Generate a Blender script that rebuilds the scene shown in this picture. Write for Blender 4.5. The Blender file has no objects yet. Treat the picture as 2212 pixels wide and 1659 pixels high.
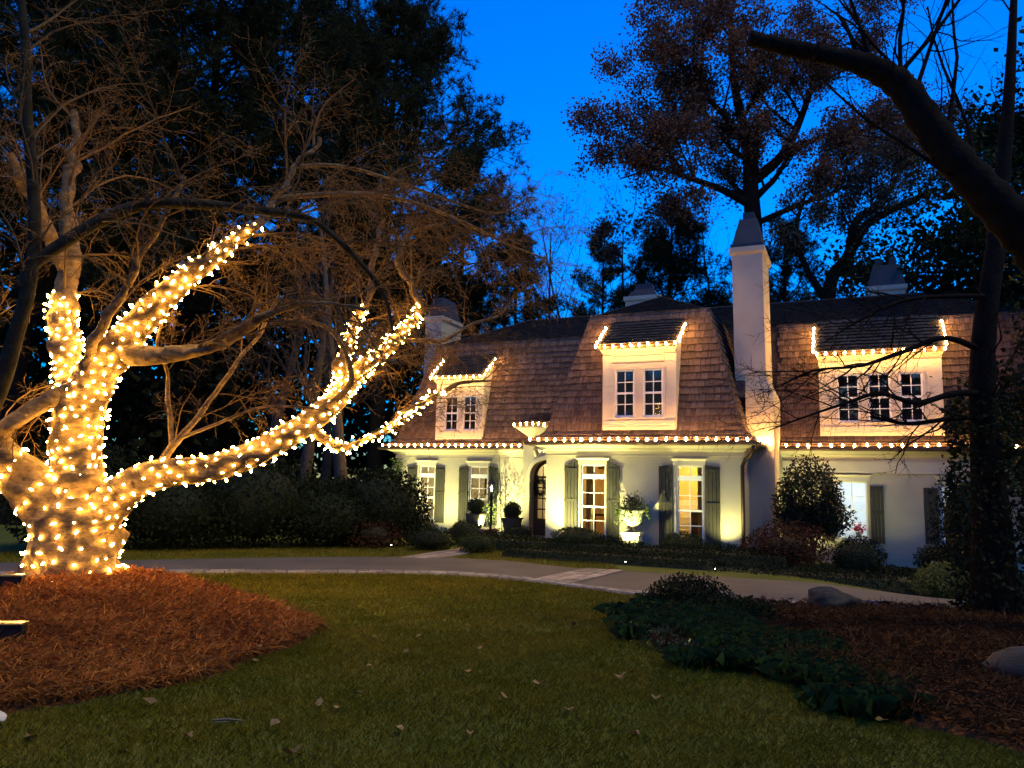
import bpy, math, random
import numpy as np
from mathutils import Vector, Matrix

# ------------------------------------------------------------------ camera, sky, exposure
sc = bpy.context.scene
col = sc.collection
EYE, FPX = 1.70, 1661.0                 # eye height (m), focal length in 2212-px-wide picture units
PITCH, ROLL = math.radians(7.2), math.radians(1.23)
cd = bpy.data.cameras.new('camera'); cam = bpy.data.objects.new('camera', cd); col.objects.link(cam)
cd.sensor_fit = 'HORIZONTAL'; cd.angle = 2 * math.atan(1106 / FPX); cd.clip_start = .1; cd.clip_end = 2000
RC = Matrix.Rotation(math.pi / 2 + PITCH, 4, 'X') @ Matrix.Rotation(ROLL, 4, 'Z')
cam.matrix_world = Matrix.Translation((0, 0, EYE)) @ RC
sc.camera = cam

SUN_EL, SUN_AZ = math.radians(3.0), math.radians(200)
w = bpy.data.worlds.new('World'); sc.world = w; w.use_nodes = True
nt = w.node_tree; nt.nodes.clear()
sky = nt.nodes.new('ShaderNodeTexSky'); sky.sky_type = 'NISHITA'; sky.sun_disc = False
sky.sun_elevation = SUN_EL; sky.sun_rotation = SUN_AZ; sky.ozone_density = 6.0; sky.air_density = 1.0; sky.dust_density = .3
hs = nt.nodes.new('ShaderNodeHueSaturation'); hs.inputs['Saturation'].default_value = 1.3; hs.inputs['Hue'].default_value = .51
hs.inputs['Value'].default_value = 1.22
bgn = nt.nodes.new('ShaderNodeBackground'); bgn.inputs['Strength'].default_value = .15
wo = nt.nodes.new('ShaderNodeOutputWorld')
nt.links.new(sky.outputs[0], hs.inputs['Color']); nt.links.new(hs.outputs[0], bgn.inputs['Color'])
nt.links.new(bgn.outputs[0], wo.inputs['Surface'])

sl = bpy.data.lights.new('fill_sun', 'SUN'); sl.energy = .36; sl.angle = math.radians(10); sl.color = (1, .84, .36)
so = bpy.data.objects.new('fill_sun', sl); col.objects.link(so)
so.rotation_euler = (math.radians(30), 0, math.radians(62))      # added warm fill for the lawn, from high behind on the right

sc.view_settings.view_transform = 'Standard'; sc.view_settings.look = 'None'
sc.view_settings.exposure = 2.25; sc.view_settings.gamma = 1; sc.view_settings.use_curve_mapping = False
sc.render.engine = 'CYCLES'
cy = sc.cycles; cy.use_denoising = True; cy.max_bounces = 5; cy.diffuse_bounces = 3; cy.glossy_bounces = 3
cy.transparent_max_bounces = 12; cy.sample_clamp_indirect = 4.0; cy.caustics_reflective = False; cy.caustics_refractive = False
cy.use_light_tree = True
try: cy.denoiser = 'OPENIMAGEDENOISE'
except Exception: pass

# ------------------------------------------------------------------ picture helpers (a pixel is only a direction)
RC3 = RC.to_3x3()
def ray(x, y): return RC3 @ Vector(((x - 1106) / FPX, -(y - 829.5) / FPX, -1))
def gp(x, y, z=0.0):
    d = ray(x, y); k = (z - EYE) / d.z; return Vector((d.x * k, d.y * k, z))
def at(x, y, Y):
    d = ray(x, y); k = Y / d.y; return Vector((d.x * k, Y, EYE + d.z * k))
TH = math.radians(24); HO = Vector((5.849, 19.384, 0))
HU = Vector((math.cos(TH), -math.sin(TH), 0)); HN = Vector((math.sin(TH), math.cos(TH), 0))
def hw(s, t, z=0.0): return HO + HU * s + HN * t + Vector((0, 0, z))
def sm(a, b, x):
    x = min(1, max(0, (x - a) / (b - a))); return x * x * (3 - 2 * x)
def gz(x, y):
    z = -.32 * sm(5.2, 8.5, x) * sm(11.5, 15, y)
    if y < 13 and abs(x) < 9:               # uneven old lawn
        k = 1 - sm(11.5, 13, y)
        z += k * (.016 * math.sin(2.1 * x + 1.3 * y + 1) + .014 * math.sin(-1.2 * x + 3.4 * y) + .010 * math.sin(4.7 * x + 2.2 * y + 2) + .007 * math.sin(3.1 * x - 7.3 * y) + .005 * math.sin(9.7 * x + 5.9 * y))
    return z

# ------------------------------------------------------------------ materials
MATS = {}
def M(name, c, rough=.8, var=0.0, c2=None, nscale=6.0, ndet=4.0, bump=0.0, bscale=60.0, metal=0.0, spec=.3,
      emit=None, estr=0.0, alpha_glass=False, stretch=None, trans=0.0):
    if name in MATS: return MATS[name]
    m = bpy.data.materials.new(name); m.use_nodes = True; n = m.node_tree; N = n.nodes; L = n.links
    p = N['Principled BSDF']; p.inputs['Roughness'].default_value = rough; p.inputs['Metallic'].default_value = metal
    p.inputs['Specular IOR Level'].default_value = spec
    tc = N.new('ShaderNodeTexCoord'); src = tc.outputs['Object']
    oi = N.new('ShaderNodeObjectInfo')
    add = N.new('ShaderNodeVectorMath'); add.operation = 'MULTIPLY_ADD'
    add.inputs[1].default_value = stretch or (1, 1, 1)
    L.new(src, add.inputs[0])
    vm = N.new('ShaderNodeVectorMath'); vm.operation = 'SCALE'; vm.inputs[0].default_value = (37, 53, 29)
    L.new(oi.outputs['Random'], vm.inputs['Scale']); L.new(vm.outputs[0], add.inputs[2])
    colsock = None
    rgb = N.new('ShaderNodeRGB'); rgb.outputs[0].default_value = (*c, 1); colsock = rgb.outputs[0]
    if c2:
        no = N.new('ShaderNodeTexNoise'); no.inputs['Scale'].default_value = nscale; no.inputs['Detail'].default_value = ndet
        L.new(add.outputs[0], no.inputs['Vector'])
        cr = N.new('ShaderNodeMapRange'); cr.inputs['From Min'].default_value = .32; cr.inputs['From Max'].default_value = .68
        L.new(no.outputs['Fac'], cr.inputs['Value'])
        mx = N.new('ShaderNodeMix'); mx.data_type = 'RGBA'; L.new(cr.outputs[0], mx.inputs['Factor'])
        L.new(colsock, mx.inputs['A']); mx.inputs['B'].default_value = (*c2, 1); colsock = mx.outputs['Result']
    if var:
        g = N.new('ShaderNodeNewGeometry'); a1 = N.new('ShaderNodeMath'); a1.operation = 'ADD'
        L.new(g.outputs['Random Per Island'], a1.inputs[0]); L.new(oi.outputs['Random'], a1.inputs[1])
        fr = N.new('ShaderNodeMath'); fr.operation = 'FRACT'; L.new(a1.outputs[0], fr.inputs[0])
        mr = N.new('ShaderNodeMapRange'); mr.inputs['To Min'].default_value = 1 - var; mr.inputs['To Max'].default_value = 1 + var
        L.new(fr.outputs[0], mr.inputs['Value'])
        sc_ = N.new('ShaderNodeVectorMath'); sc_.operation = 'SCALE'
        L.new(colsock, sc_.inputs[0]); L.new(mr.outputs[0], sc_.inputs['Scale']); colsock = sc_.outputs[0]
    L.new(colsock, p.inputs['Base Color'])
    if bump:
        nb = N.new('ShaderNodeTexNoise'); nb.inputs['Scale'].default_value = bscale; nb.inputs['Detail'].default_value = 5
        L.new(add.outputs[0], nb.inputs['Vector'])
        bp = N.new('ShaderNodeBump'); bp.inputs['Strength'].default_value = bump; bp.inputs['Distance'].default_value = .02
        L.new(nb.outputs['Fac'], bp.inputs['Height']); L.new(bp.outputs[0], p.inputs['Normal'])
    if emit:
        p.inputs['Emission Color'].default_value = (*emit, 1); p.inputs['Emission Strength'].default_value = estr
    if trans:
        out = N['Material Output']; tb = N.new('ShaderNodeBsdfTranslucent'); L.new(colsock, tb.inputs['Color'])
        ms = N.new('ShaderNodeMixShader'); ms.inputs[0].default_value = trans
        L.new(p.outputs[0], ms.inputs[1]); L.new(tb.outputs[0], ms.inputs[2]); L.new(ms.outputs[0], out.inputs['Surface'])
    if alpha_glass:
        out = N['Material Output']; tr = N.new('ShaderNodeBsdfTransparent'); tr.inputs[0].default_value = (*c, 1)
        gl = N.new('ShaderNodeBsdfGlossy'); gl.inputs['Roughness'].default_value = .03
        fz = N.new('ShaderNodeFresnel'); fz.inputs['IOR'].default_value = 1.5
        ms = N.new('ShaderNodeMixShader'); L.new(fz.outputs[0], ms.inputs[0])
        L.new(tr.outputs[0], ms.inputs[1]); L.new(gl.outputs[0], ms.inputs[2]); L.new(ms.outputs[0], out.inputs['Surface'])
    MATS[name] = m; return m

stucco = M('stucco', (.46, .395, .285), .9, c2=(.39, .335, .25), nscale=1.3, bump=.25, bscale=55)
trim = M('cream_trim', (.60, .52, .38), .6, c2=(.54, .47, .35), nscale=2.2)
sash = M('white_sash', (.78, .76, .70), .5)
shing = M('cedar_shingle', (.155, .095, .066), .9, var=.34, c2=(.075, .05, .04), nscale=9, bump=.5, bscale=50, stretch=(6, 1, 1))
shing_dark = M('weathered_shingle', (.045, .036, .034), .9, var=.4, c2=(.03, .026, .026), nscale=9, bump=.4, bscale=40)
underlay = M('roof_underlay', (.05, .035, .028), .95)
copper = M('copper_gutter', (.16, .085, .045), .45, metal=.55, c2=(.10, .06, .04), nscale=5)
shut_m = M('olive_shutter', (.050, .044, .028), .7, c2=(.04, .036, .023), nscale=5, var=.08)
dark_wood = M('dark_door_wood', (.028, .02, .014), .5)
glass = M('window_glass', (.97, .98, .97), alpha_glass=True)
capm = M('dark_cap', (.03, .032, .045), .6, c2=(.022, .024, .03), nscale=3)
iron = M('black_iron', (.012, .012, .012), .5, metal=.3)
gold_wall = M('gold_interior', (.50, .34, .13), .9)
cream_wall = M('cream_interior', (.62, .55, .38), .9)
cool_wall = M('pale_interior', (.66, .70, .72), .9)
floor_m = M('interior_floor', (.16, .085, .04), .5)
black_in = M('dark_interior', (.012, .012, .012), .9)
blind_m = M('roller_blind', (.075, .075, .05), .8, c2=(.06, .06, .042), nscale=3)
curtain_m = M('ochre_curtain', (.33, .22, .08), .9)
stone_m = M('flagstone', (.30, .24, .19), .85, var=.3, c2=(.22, .18, .15), nscale=3, bump=.3, bscale=30)
kerb_m = M('edge_stone', (.24, .22, .20), .85, var=.3, c2=(.17, .16, .15), nscale=5, bump=.3, bscale=30)
asph = M('asphalt', (.098, .084, .076), .85, c2=(.066, .058, .055), nscale=.9, bump=.35, bscale=90)
brick_m = M('old_brick', (.27, .15, .09), .9, var=.3, c2=(.2, .12, .08), nscale=8, bump=.3)
bark = M('pale_bark', (.27, .155, .060), .9, c2=(.09, .05, .022), nscale=9, ndet=7, bump=1.0, bscale=16, stretch=(1, 1, 1.6))
bark_d = M('dark_bark', (.014, .011, .009), .95, c2=(.008, .0065, .0055), nscale=5, bump=.8, bscale=18, spec=.05)
twig_d = M('dark_twig', (.05, .037, .03), .9)

# ------------------------------------------------------------------ mesh helpers
def link(o, parent=None, kind=None, label=None, cat=None, group=None):
    col.objects.link(o)
    if parent: o.parent = parent
    if kind: o['kind'] = kind
    if label: o['label'] = label
    if cat: o['category'] = cat
    if group: o['group'] = group
    return o
def empty(name, loc=(0, 0, 0), rz=0.0, **k):
    o = bpy.data.objects.new(name, None); o.location = loc; o.rotation_euler = (0, 0, rz); o.empty_display_size = .2
    return link(o, **k)
class MB:
    def __init__(s): s.v = []; s.f = []
    def add(s, v, f):
        b = len(s.v); s.v += [tuple(q) for q in v]; s.f += [tuple(i + b for i in q) for q in f]; return s
    def box(s, x0, x1, y0, y1, z0, z1):
        return s.add([(x0, y0, z0), (x1, y0, z0), (x1, y1, z0), (x0, y1, z0), (x0, y0, z1), (x1, y0, z1), (x1, y1, z1), (x0, y1, z1)],
                     [(3, 2, 1, 0), (4, 5, 6, 7), (0, 1, 5, 4), (1, 2, 6, 5), (2, 3, 7, 6), (3, 0, 4, 7)])
    def frustum(s, a, b, z0, z1):       # a,b = (x0,x1,y0,y1) bottom and top
        return s.add([(a[0], a[2], z0), (a[1], a[2], z0), (a[1], a[3], z0), (a[0], a[3], z0), (b[0], b[2], z1), (b[1], b[2], z1), (b[1], b[3], z1), (b[0], b[3], z1)],
                     [(3, 2, 1, 0), (4, 5, 6, 7), (0, 1, 5, 4), (1, 2, 6, 5), (2, 3, 7, 6), (3, 0, 4, 7)])
    def lathe(s, prof, n=20, c=(0, 0, 0), flute=0.0):
        v = []; f = []
        for r, z in prof:
            for k in range(n):
                a = 2 * math.pi * k / n; rr = r * (1 - flute * (k % 2))
                v.append((c[0] + rr * math.cos(a), c[1] + rr * math.sin(a), c[2] + z))
        for i in range(len(prof) - 1):
            for k in range(n):
                a, b = i * n + k, i * n + (k + 1) % n; f.append((a, b, b + n, a + n))
        f.append(tuple(range(n))[::-1]); f.append(tuple((len(prof) - 1) * n + k for k in range(n)))
        return s.add(v, f)
    def tube(s, pts, rad, n=8, cap=True):
        pts = [Vector(p) for p in pts]; m = len(pts)
        if not hasattr(rad, '__len__'): rad = [rad] * m
        v = []; f = []; prev = None
        for i, p in enumerate(pts):
            d = (pts[min(i + 1, m - 1)] - pts[max(i - 1, 0)]).normalized()
            if prev is None:
                a = d.orthogonal().normalized()
            else:
                a = (prev - d * prev.dot(d)); a = a.normalized() if a.length > 1e-6 else d.orthogonal().normalized()
            prev = a; b = d.cross(a)
            for k in range(n):
                q = 2 * math.pi * k / n; v.append(p + (a * math.cos(q) + b * math.sin(q)) * rad[i])
        for i in range(m - 1):
            for k in range(n):
                x, y = i * n + k, i * n + (k + 1) % n; f.append((x, y, y + n, x + n))
        if cap: f.append(tuple(range(n))[::-1]); f.append(tuple((m - 1) * n + k for k in range(n)))
        return s.add(v, f)
    def mesh(s, name, mat, smooth=False):
        me = bpy.data.meshes.new(name); me.from_pydata(s.v, [], s.f)
        if smooth: me.polygons.foreach_set('use_smooth', [True] * len(me.polygons))
        me.materials.append(mat); me.update(); return me
    def build(s, name, mat, parent=None, smooth=False, loc=(0, 0, 0), rz=0.0, **k):
        o = bpy.data.objects.new(name, s.mesh(name, mat, smooth)); o.location = loc; o.rotation_euler = (0, 0, rz)
        return link(o, parent, **k)
def inst(name, me, parent=None, loc=(0, 0, 0), rot=(0, 0, 0), scale=(1, 1, 1), mw=None, **k):
    o = bpy.data.objects.new(name, me)
    if mw is not None: o.matrix_basis = mw
    else: o.location = loc; o.rotation_euler = rot; o.scale = scale
    return link(o, parent, **k)
def np_mesh(name, V, F, mat, smooth=False):
    V = np.asarray(V, np.float32).reshape(-1, 3); F = np.asarray(F, np.int32); k = F.shape[1]; n = len(F)
    me = bpy.data.meshes.new(name); me.vertices.add(len(V)); me.vertices.foreach_set('co', V.ravel())
    me.loops.add(n * k); me.loops.foreach_set('vertex_index', F.ravel())
    me.polygons.add(n); me.polygons.foreach_set('loop_start', np.arange(n, dtype=np.int32) * k)
    me.polygons.foreach_set('use_smooth', np.full(n, smooth))
    me.materials.append(mat); me.update(calc_edges=True); return me
def np_obj(name, V, F, mat, parent=None, loc=(0, 0, 0), smooth=False, **k):
    o = bpy.data.objects.new(name, np_mesh(name, V, F, mat, smooth)); o.location = loc
    return link(o, parent, **k)
def unit(a): return a / np.maximum(np.linalg.norm(a, axis=-1, keepdims=True), 1e-9)
def leaf_geo(P, size, rg, aspect=.5, bias=(0, 0, 0)):
    P = np.asarray(P, float); n = len(P); size = np.broadcast_to(np.asarray(size, float), (n,))[:, None]
    a = unit(rg.normal(size=(n, 3)) + np.asarray(bias)); b = unit(np.cross(a, rg.normal(size=(n, 3)))); c = np.cross(a, b)
    V = np.stack([P, P + a * size * .45 + b * size * aspect * .5 + c * size * .12, P + a * size, P + a * size * .45 - b * size * aspect * .5 + c * size * .12], 1)
    return V.reshape(-1, 3), np.arange(n * 4).reshape(n, 4)
class Tubes:                                # many limbs and twigs in one mesh
    def __init__(s): s.V = []; s.F = []; s.n = 0
    def add(s, P, R, k):
        P = np.asarray(P, float); R = np.asarray(R, float); m = len(P)
        d = np.empty_like(P); d[1:-1] = P[2:] - P[:-2]; d[0] = P[1] - P[0]; d[-1] = P[-1] - P[-2]; d = unit(d)
        ref = np.array([.31, .17, .93]) if abs(d[0][2]) < .8 else np.array([.93, .3, .12])
        a = unit(ref - d * (d @ ref)[:, None]); b = np.cross(d, a)
        q = np.arange(k) * 2 * np.pi / k
        ring = a[:, None] * np.cos(q)[None, :, None] + b[:, None] * np.sin(q)[None, :, None]
        s.V.append((P[:, None] + ring * R[:, None, None]).reshape(-1, 3))
        i = np.arange(m - 1)[:, None] * k; j = np.arange(k)[None]; j2 = (j + 1) % k
        s.F.append(np.stack([i + j, i + j2, i + k + j2, i + k + j], -1).reshape(-1, 4) + s.n); s.n += m * k
    def obj(s, name, mat, parent=None, smooth=True, **k):
        return np_obj(name, np.concatenate(s.V), np.concatenate(s.F), mat, parent, smooth=smooth, **k)

# ------------------------------------------------------------------ the house (local axes: s along the front, t into the house, z up)
house = empty('house', HO, -TH, label='cream stucco house with steep brown shingled mansard roof and lit eaves', cat='house')
RH = random.Random(5)
PATH = [(-12.1, 10), (-12.1, 3), (-5.3, 3), (-5.3, 0), (0, 0), (0, 3), (8.2, 3), (8.2, 10)]
def sweep(path, prof):
    m = len(path); nr = []
    for i in range(m - 1):
        dx, dy = path[i + 1][0] - path[i][0], path[i + 1][1] - path[i][1]; l = math.hypot(dx, dy); nr.append((dy / l, -dx / l))
    v = []; f = []; k = len(prof)
    for i, p in enumerate(path):
        a = nr[max(i - 1, 0)]; b = nr[min(i, m - 2)]; q = 1 + a[0] * b[0] + a[1] * b[1]
        mx, my = (a[0] + b[0]) / q, (a[1] + b[1]) / q
        for o, z in prof: v.append((p[0] + mx * o, p[1] + my * o, z))
    for i in range(m - 1):
        for j in range(k - 1): f.append((i * k + j, (i + 1) * k + j, (i + 1) * k + j + 1, i * k + j + 1))
    return MB().add(v, f)

def wall(name, s0, s1, z0, z1, t, th, opens, mat=stucco):
    """front wall with real openings and reveals"""
    xs = sorted({s0, s1, *[o[0] for o in opens], *[o[1] for o in opens]}); zs = sorted({z0, z1, *[o[2] for o in opens], *[o[3] for o in opens]})
    b = MB()
    for i in range(len(xs) - 1):
        for j in range(len(zs) - 1):
            cx, cz = (xs[i] + xs[i + 1]) / 2, (zs[j] + zs[j + 1]) / 2
            if any(o[0] < cx < o[1] and o[2] < cz < o[3] for o in opens): continue
            b.add([(xs[i], t, zs[j]), (xs[i + 1], t, zs[j]), (xs[i + 1], t, zs[j + 1]), (xs[i], t, zs[j + 1])], [(0, 1, 2, 3)])
            b.add([(xs[i], t + th, zs[j]), (xs[i + 1], t + th, zs[j]), (xs[i + 1], t + th, zs[j + 1]), (xs[i], t + th, zs[j + 1])], [(3, 2, 1, 0)])
    for a, c, d, e in opens:
        b.add([(a, t, d), (c, t, d), (c, t, e), (a, t, e), (a, t + th, d), (c, t + th, d), (c, t + th, e), (a, t + th, e)],
              [(0, 4, 5, 1), (1, 5, 6, 2), (2, 6, 7, 3), (3, 7, 4, 0)])
    return b.build(name, mat, house)

def window(s0, s1, z0, z1, t, cols, rows, transom=0.0, mat=sash, mid=False):
    """frame (the part) with each pane and bar beneath it"""
    fw = .045; b = MB()
    b.box(s0, s0 + fw, t + .03, t + .12, z0, z1); b.box(s1 - fw, s1, t + .03, t + .12, z0, z1)
    b.box(s0 + fw, s1 - fw, t + .032, t + .118, z0, z0 + fw * 1.3); b.box(s0 + fw, s1 - fw, t + .032, t + .118, z1 - fw, z1)
    a, c, d, e = s0 + fw, s1 - fw, z0 + fw * 1.3, z1 - fw
    cells = []
    if transom:
        zt = e - transom; b.box(a, c, t + .02, t + .122, zt - .13, zt); cells.append((zt, e, 1)); e2 = zt - .13
    else: e2 = e
    cells.append((d, e2, rows))
    o = b.build('window', mat, house); bw = .011
    for za, zb, nr in cells:
        wS, hS = (c - a) / cols, (zb - za) / nr
        for i in range(1, cols): MB().box(a + wS * i - bw, a + wS * i + bw, t + .055, t + .095, za, zb).build('muntin', mat, o)
        for j in range(1, nr):
            k = .026 if (mid and j == nr // 2) else bw
            MB().box(a, c, t + .052 if k == bw else t + .04, t + .098, za + hS * j - k, za + hS * j + k).build('muntin', mat, o)
        for i in range(cols):
            for j in range(nr):
                MB().box(a + wS * i, a + wS * (i + 1), t + .073, t + .079, za + hS * j, za + hS * (j + 1)).build('pane', glass, o)
    return o

def casing(s0, s1, z1, t, z0=None):
    b = MB(); b.box(s0 - .07, s1 + .07, t - .03, t + .02, z1, z1 + .11)
    b.frustum((s0 - .08, s1 + .08, t - .05, t + .02), (s0 - .13, s1 + .13, t - .10, t + .02), z1 + .11, z1 + .17)
    if z0 is not None: MB().box(s0 - .08, s1 + .08, t - .07, t + .02, z0 - .06, z0).build('window_sill', trim, house)
    return b.build('window_casing', trim, house)

def shutter(s0, s1, z0, z1, t, rise=.0, inner=1):
    """boards are pieces of their own; battens are the shutter's body"""
    n = 4; wB = (s1 - s0) / n; zz = z0 + (z1 - z0) * .52
    o = MB().box(s0 + .004, s1 - .004, t - .062, t - .042, zz, zz + .075).build('shutter', shut_m, house)
    for zz in (z0 + .10, z1 - .14): MB().box(s0 + .004, s1 - .004, t - .062, t - .042, zz, zz + .075).build('batten', shut_m, o)
    for i in range(n):
        k = (i + .5) / n if inner > 0 else 1 - (i + .5) / n
        MB().box(s0 + wB * i + .005, s0 + wB * (i + 1) - .005, t - .042, t - .012, z0, z1 + rise * k).build('board', shut_m, o)
    h = MB()                                                # curled holdback at the foot
    x = s1 if inner > 0 else s0
    h.tube([(x - .03, t - .07, z0 - .02), (x, t - .09, z0 - .06), (x + .03, t - .08, z0 - .11), (x, t - .07, z0 - .13)], .009, 5)
    h.build('shutter_dog', iron, o); return o

# --- walls
BW = [(-4.29, -3.58, .26, 2.2), (-1.69, -1.0, .22, 2.2)]
LWo = [(-11.17, -10.54, .34, 2.17), (-9.22, -8.54, .34, 2.17)]
RWo = [(2.08, 2.84, .33, 1.9), (4.58, 5.34, .33, 1.9)]
wall('bay_wall', -5.3, 0, -.1, 2.70, 0, .2, BW)
wall('left_wing_wall', -12.1, -7.0, -.1, 2.70, 3, .2, LWo)
wall('right_wing_wall', 0, 8.2, -.6, 2.70, 3, .2, RWo)
b = MB()
b.box(-5.3, -5.1, .2, 3.2, -.1, 2.7).build('bay_side_wall', stucco, house); MB().box(-.2, 0, .2, 3.0, -.1, 2.7).build('bay_side_wall', stucco, house)
b = MB(); b.box(-12.1, -11.9, 3.2, 10, -.1, 2.7); b.box(8.0, 8.2, 3.2, 10, -.6, 2.7); b.box(-11.9, 8.0, 9.8, 10, -.6, 2.7)
b.build('end_wall', stucco, house)
MB().box(.68, 8.23, 2.94, 3.0, -.6, -.09).build('plinth', stucco, house)
MB().box(-12.13, -7.05, 2.95, 3.0, -.1, .12).build('plinth', stucco, house)
# --- cornice, soffit, gutter
sweep(PATH, [(.0, 2.43), (.035, 2.43), (.035, 2.45), (.02, 2.455), (.02, 2.56), (.07, 2.575), (.09, 2.61), (.09, 2.63), (.16, 2.655), (.26, 2.70), (.28, 2.735), (.40, 2.74)]).build('cornice', trim, house)
sweep(PATH, [(.37, 2.742), (.385, 2.71), (.42, 2.695), (.46, 2.70), (.485, 2.73), (.487, 2.79), (.475, 2.79), (.46, 2.74), (.42, 2.72), (.395, 2.79)]).build('gutter', copper, house)
MB().box(.7, 8.2, 2.93, 3.0, 2.12, 2.43).build('frieze_board', trim, house)
# --- roof shell
roof = sweep(PATH, [(.41, 2.765), (.14, 2.945), (.0, 3.08), (-.94, 6.42), (-.95, 6.44)]).build('mansard_roof', underlay, house)
ZB, ZR = 6.45, 7.75
b = MB()
A, B_, C_, D_ = (-11.15, 3.95, ZB), (7.25, 3.95, ZB), (7.25, 9.05, ZB), (-11.15, 9.05, ZB)
b.add([A, B_, C_, D_, (-8.6, 6.5, ZR), (4.7, 6.5, ZR)], [(0, 1, 5, 4), (1, 2, 5), (2, 3, 4, 5), (3, 0, 4)])
b.add([(-4.35, .95, ZB), (-.95, .95, ZB), (-.95, 4.2, ZB), (-2.65, 5.75, 7.317), (-4.35, 4.2, ZB), (-2.65, 2.65, 7.317)],
      [(0, 1, 5), (1, 2, 3, 5), (0, 5, 3, 4)])
uroof = b.build('upper_roof', underlay, house)
sweep([(p[0], p[1]) for p in PATH], [(-.90, 6.41), (-.905, 6.45), (-.97, 6.475)]).build('roof_break_flashing', capm, house)
# --- shingles
SHW = [.09, .115, .135, .155, .18, .21]
def shingle_v(wd, e):
    L = e * 1.45; q = .005
    return [(q, 0, .044), (wd - q, 0, .044), (wd - q, 0, .068), (q, 0, .068), (q, L, .0), (wd - q, L, .0), (wd - q, L, .010), (q, L, .010)]
SF = [(0, 1, 2, 3), (3, 2, 6, 7), (0, 3, 7, 4), (1, 5, 6, 2), (0, 4, 5, 1)]
SHM = {}
def shingle_face(poly, e, skip, out, objs=None, cap=0):
    p = [Vector(q) for q in poly]; a = (p[1] - p[0]).normalized(); r = p[-1] - p[0]; bb = (r - a * r.dot(a)).normalized(); n = a.cross(bb)
    uv = [((q - p[0]).dot(a), (q - p[0]).dot(bb)) for q in p]; vmax = max(v for u, v in uv); row = 0; v = 0.0
    while v < vmax - .03:
        vm = min(v + e * .5, vmax - .01); us = []
        for i in range(len(uv)):
            (u0, v0), (u1, v1) = uv[i], uv[(i + 1) % len(uv)]
            if (v0 - vm) * (v1 - vm) <= 0 and abs(v1 - v0) > 1e-6: us.append(u0 + (u1 - u0) * (vm - v0) / (v1 - v0))
        if len(us) >= 2:
            lo, hi = min(us), max(us); u = lo
            while u < hi - .02:
                wd = RH.choice(SHW); clipped = False
                if u + wd > hi: wd = hi - u; clipped = True
                cen = p[0] + a * (u + wd / 2) + bb * (v + e * .5)
                if not skip(cen.x, cen.z):
                    jy, jz = RH.uniform(-.014, .014), RH.uniform(-.003, .004)
                    org = p[0] + a * u + bb * (v + jy) + n * (jz + .004)
                    if objs is not None and not clipped and len(objs) < cap and wd > .1:
                        objs.append((wd, Matrix(((a.x, bb.x, n.x, org.x), (a.y, bb.y, n.y, org.y), (a.z, bb.z, n.z, org.z), (0, 0, 0, 1))), e))
                    else:
                        out.add([org + a * x + bb * y + n * z for x, y, z in shingle_v(wd, e)], SF)
                u += wd + .003
        v += e; row += 1
no = lambda x, z: False
ms = MB(); objs = []
def band(i, o0, z0, o1, z1):            # quad of the sweep on path segment i, bottom-left first seen from outside
    def off(j, o):
        m = len(PATH); nr = []
        for k in range(m - 1):
            dx, dy = PATH[k + 1][0] - PATH[k][0], PATH[k + 1][1] - PATH[k][1]; l = math.hypot(dx, dy); nr.append((dy / l, -dx / l))
        a = nr[max(j - 1, 0)]; c = nr[min(j, m - 2)]; q = 1 + a[0] * c[0] + a[1] * c[1]
        return PATH[j][0] + (a[0] + c[0]) / q * o, PATH[j][1] + (a[1] + c[1]) / q * o
    return [(*off(i, o0), z0), (*off(i + 1, o0), z0), (*off(i + 1, o1), z1), (*off(i, o1), z1)]
DC, DL, DR = (-3.62, -1.71, 3.12, 5.29), (-10.5, -8.79, 3.05, 5.07), (1.76, 4.7, 3.13, 5.32)
TOPC, TOPL, TOPR = 6.08, 5.92, 6.36
def skC(x, z): return DC[0] - .0 < x < DC[1] + .0 and z < TOPC
def skL(x, z): return DL[0] < x < DL[1] and z < TOPL
def skR(x, z): return (DR[0] < x < DR[1] and z < TOPR) or (x < .6)
ED = .205
shingle_face(band(3, .0, 3.09, -.95, 6.45), ED, skC, ms, objs, 300)
for i, sk in ((1, skL), (2, no), (4, no), (5, skR), (0, no)):
    shingle_face(band(i, .0, 3.09, -.95, 6.45), ED, sk, ms)
for i in (1, 2, 3, 4, 5):
    shingle_face(band(i, .43, 2.765, .14, 2.95), .17, no, ms); shingle_face(band(i, .14, 2.95, .0, 3.09), .19, no, ms)
for k, (wd, mw, e) in enumerate(objs):
    if wd not in SHM: SHM[wd] = MB().add(shingle_v(wd, e), SF).mesh('shingle', shing)
    inst('shingle', SHM[wd], roof, mw=mw)
ms.build('shingle_courses', shing, roof, kind='stuff')
us = MB()
shingle_face([(-11.15, 3.95, ZB), (-4.35, 3.95, ZB), (-2.65, 5.65, 7.317), (-3.5, 6.5, ZR), (-8.6, 6.5, ZR)], .17, no, us)
shingle_face([(-.95, 3.95, ZB), (7.25, 3.95, ZB), (4.7, 6.5, ZR), (-1.8, 6.5, ZR), (-2.65, 5.65, 7.317)], .17, no, us)
shingle_face([(-4.35, .95, ZB), (-.95, .95, ZB), (-2.65, 2.65, 7.317)], .17, no, us)
shingle_face([(-4.35, 3.95, ZB), (-4.35, .95, ZB), (-2.65, 2.65, 7.317), (-2.65, 5.65, 7.317)], .17, no, us)
shingle_face([(-.95, .95, ZB), (-.95, 3.95, ZB), (-2.65, 5.65, 7.317), (-2.65, 2.65, 7.317)], .17, no, us)
shingle_face([(-11.15, 9.05, ZB), (-11.15, 3.95, ZB), (-8.6, 6.5, ZR)], .17, no, us)
us.build('upper_shingle_courses', shing_dark, uroof, kind='stuff')
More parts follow.
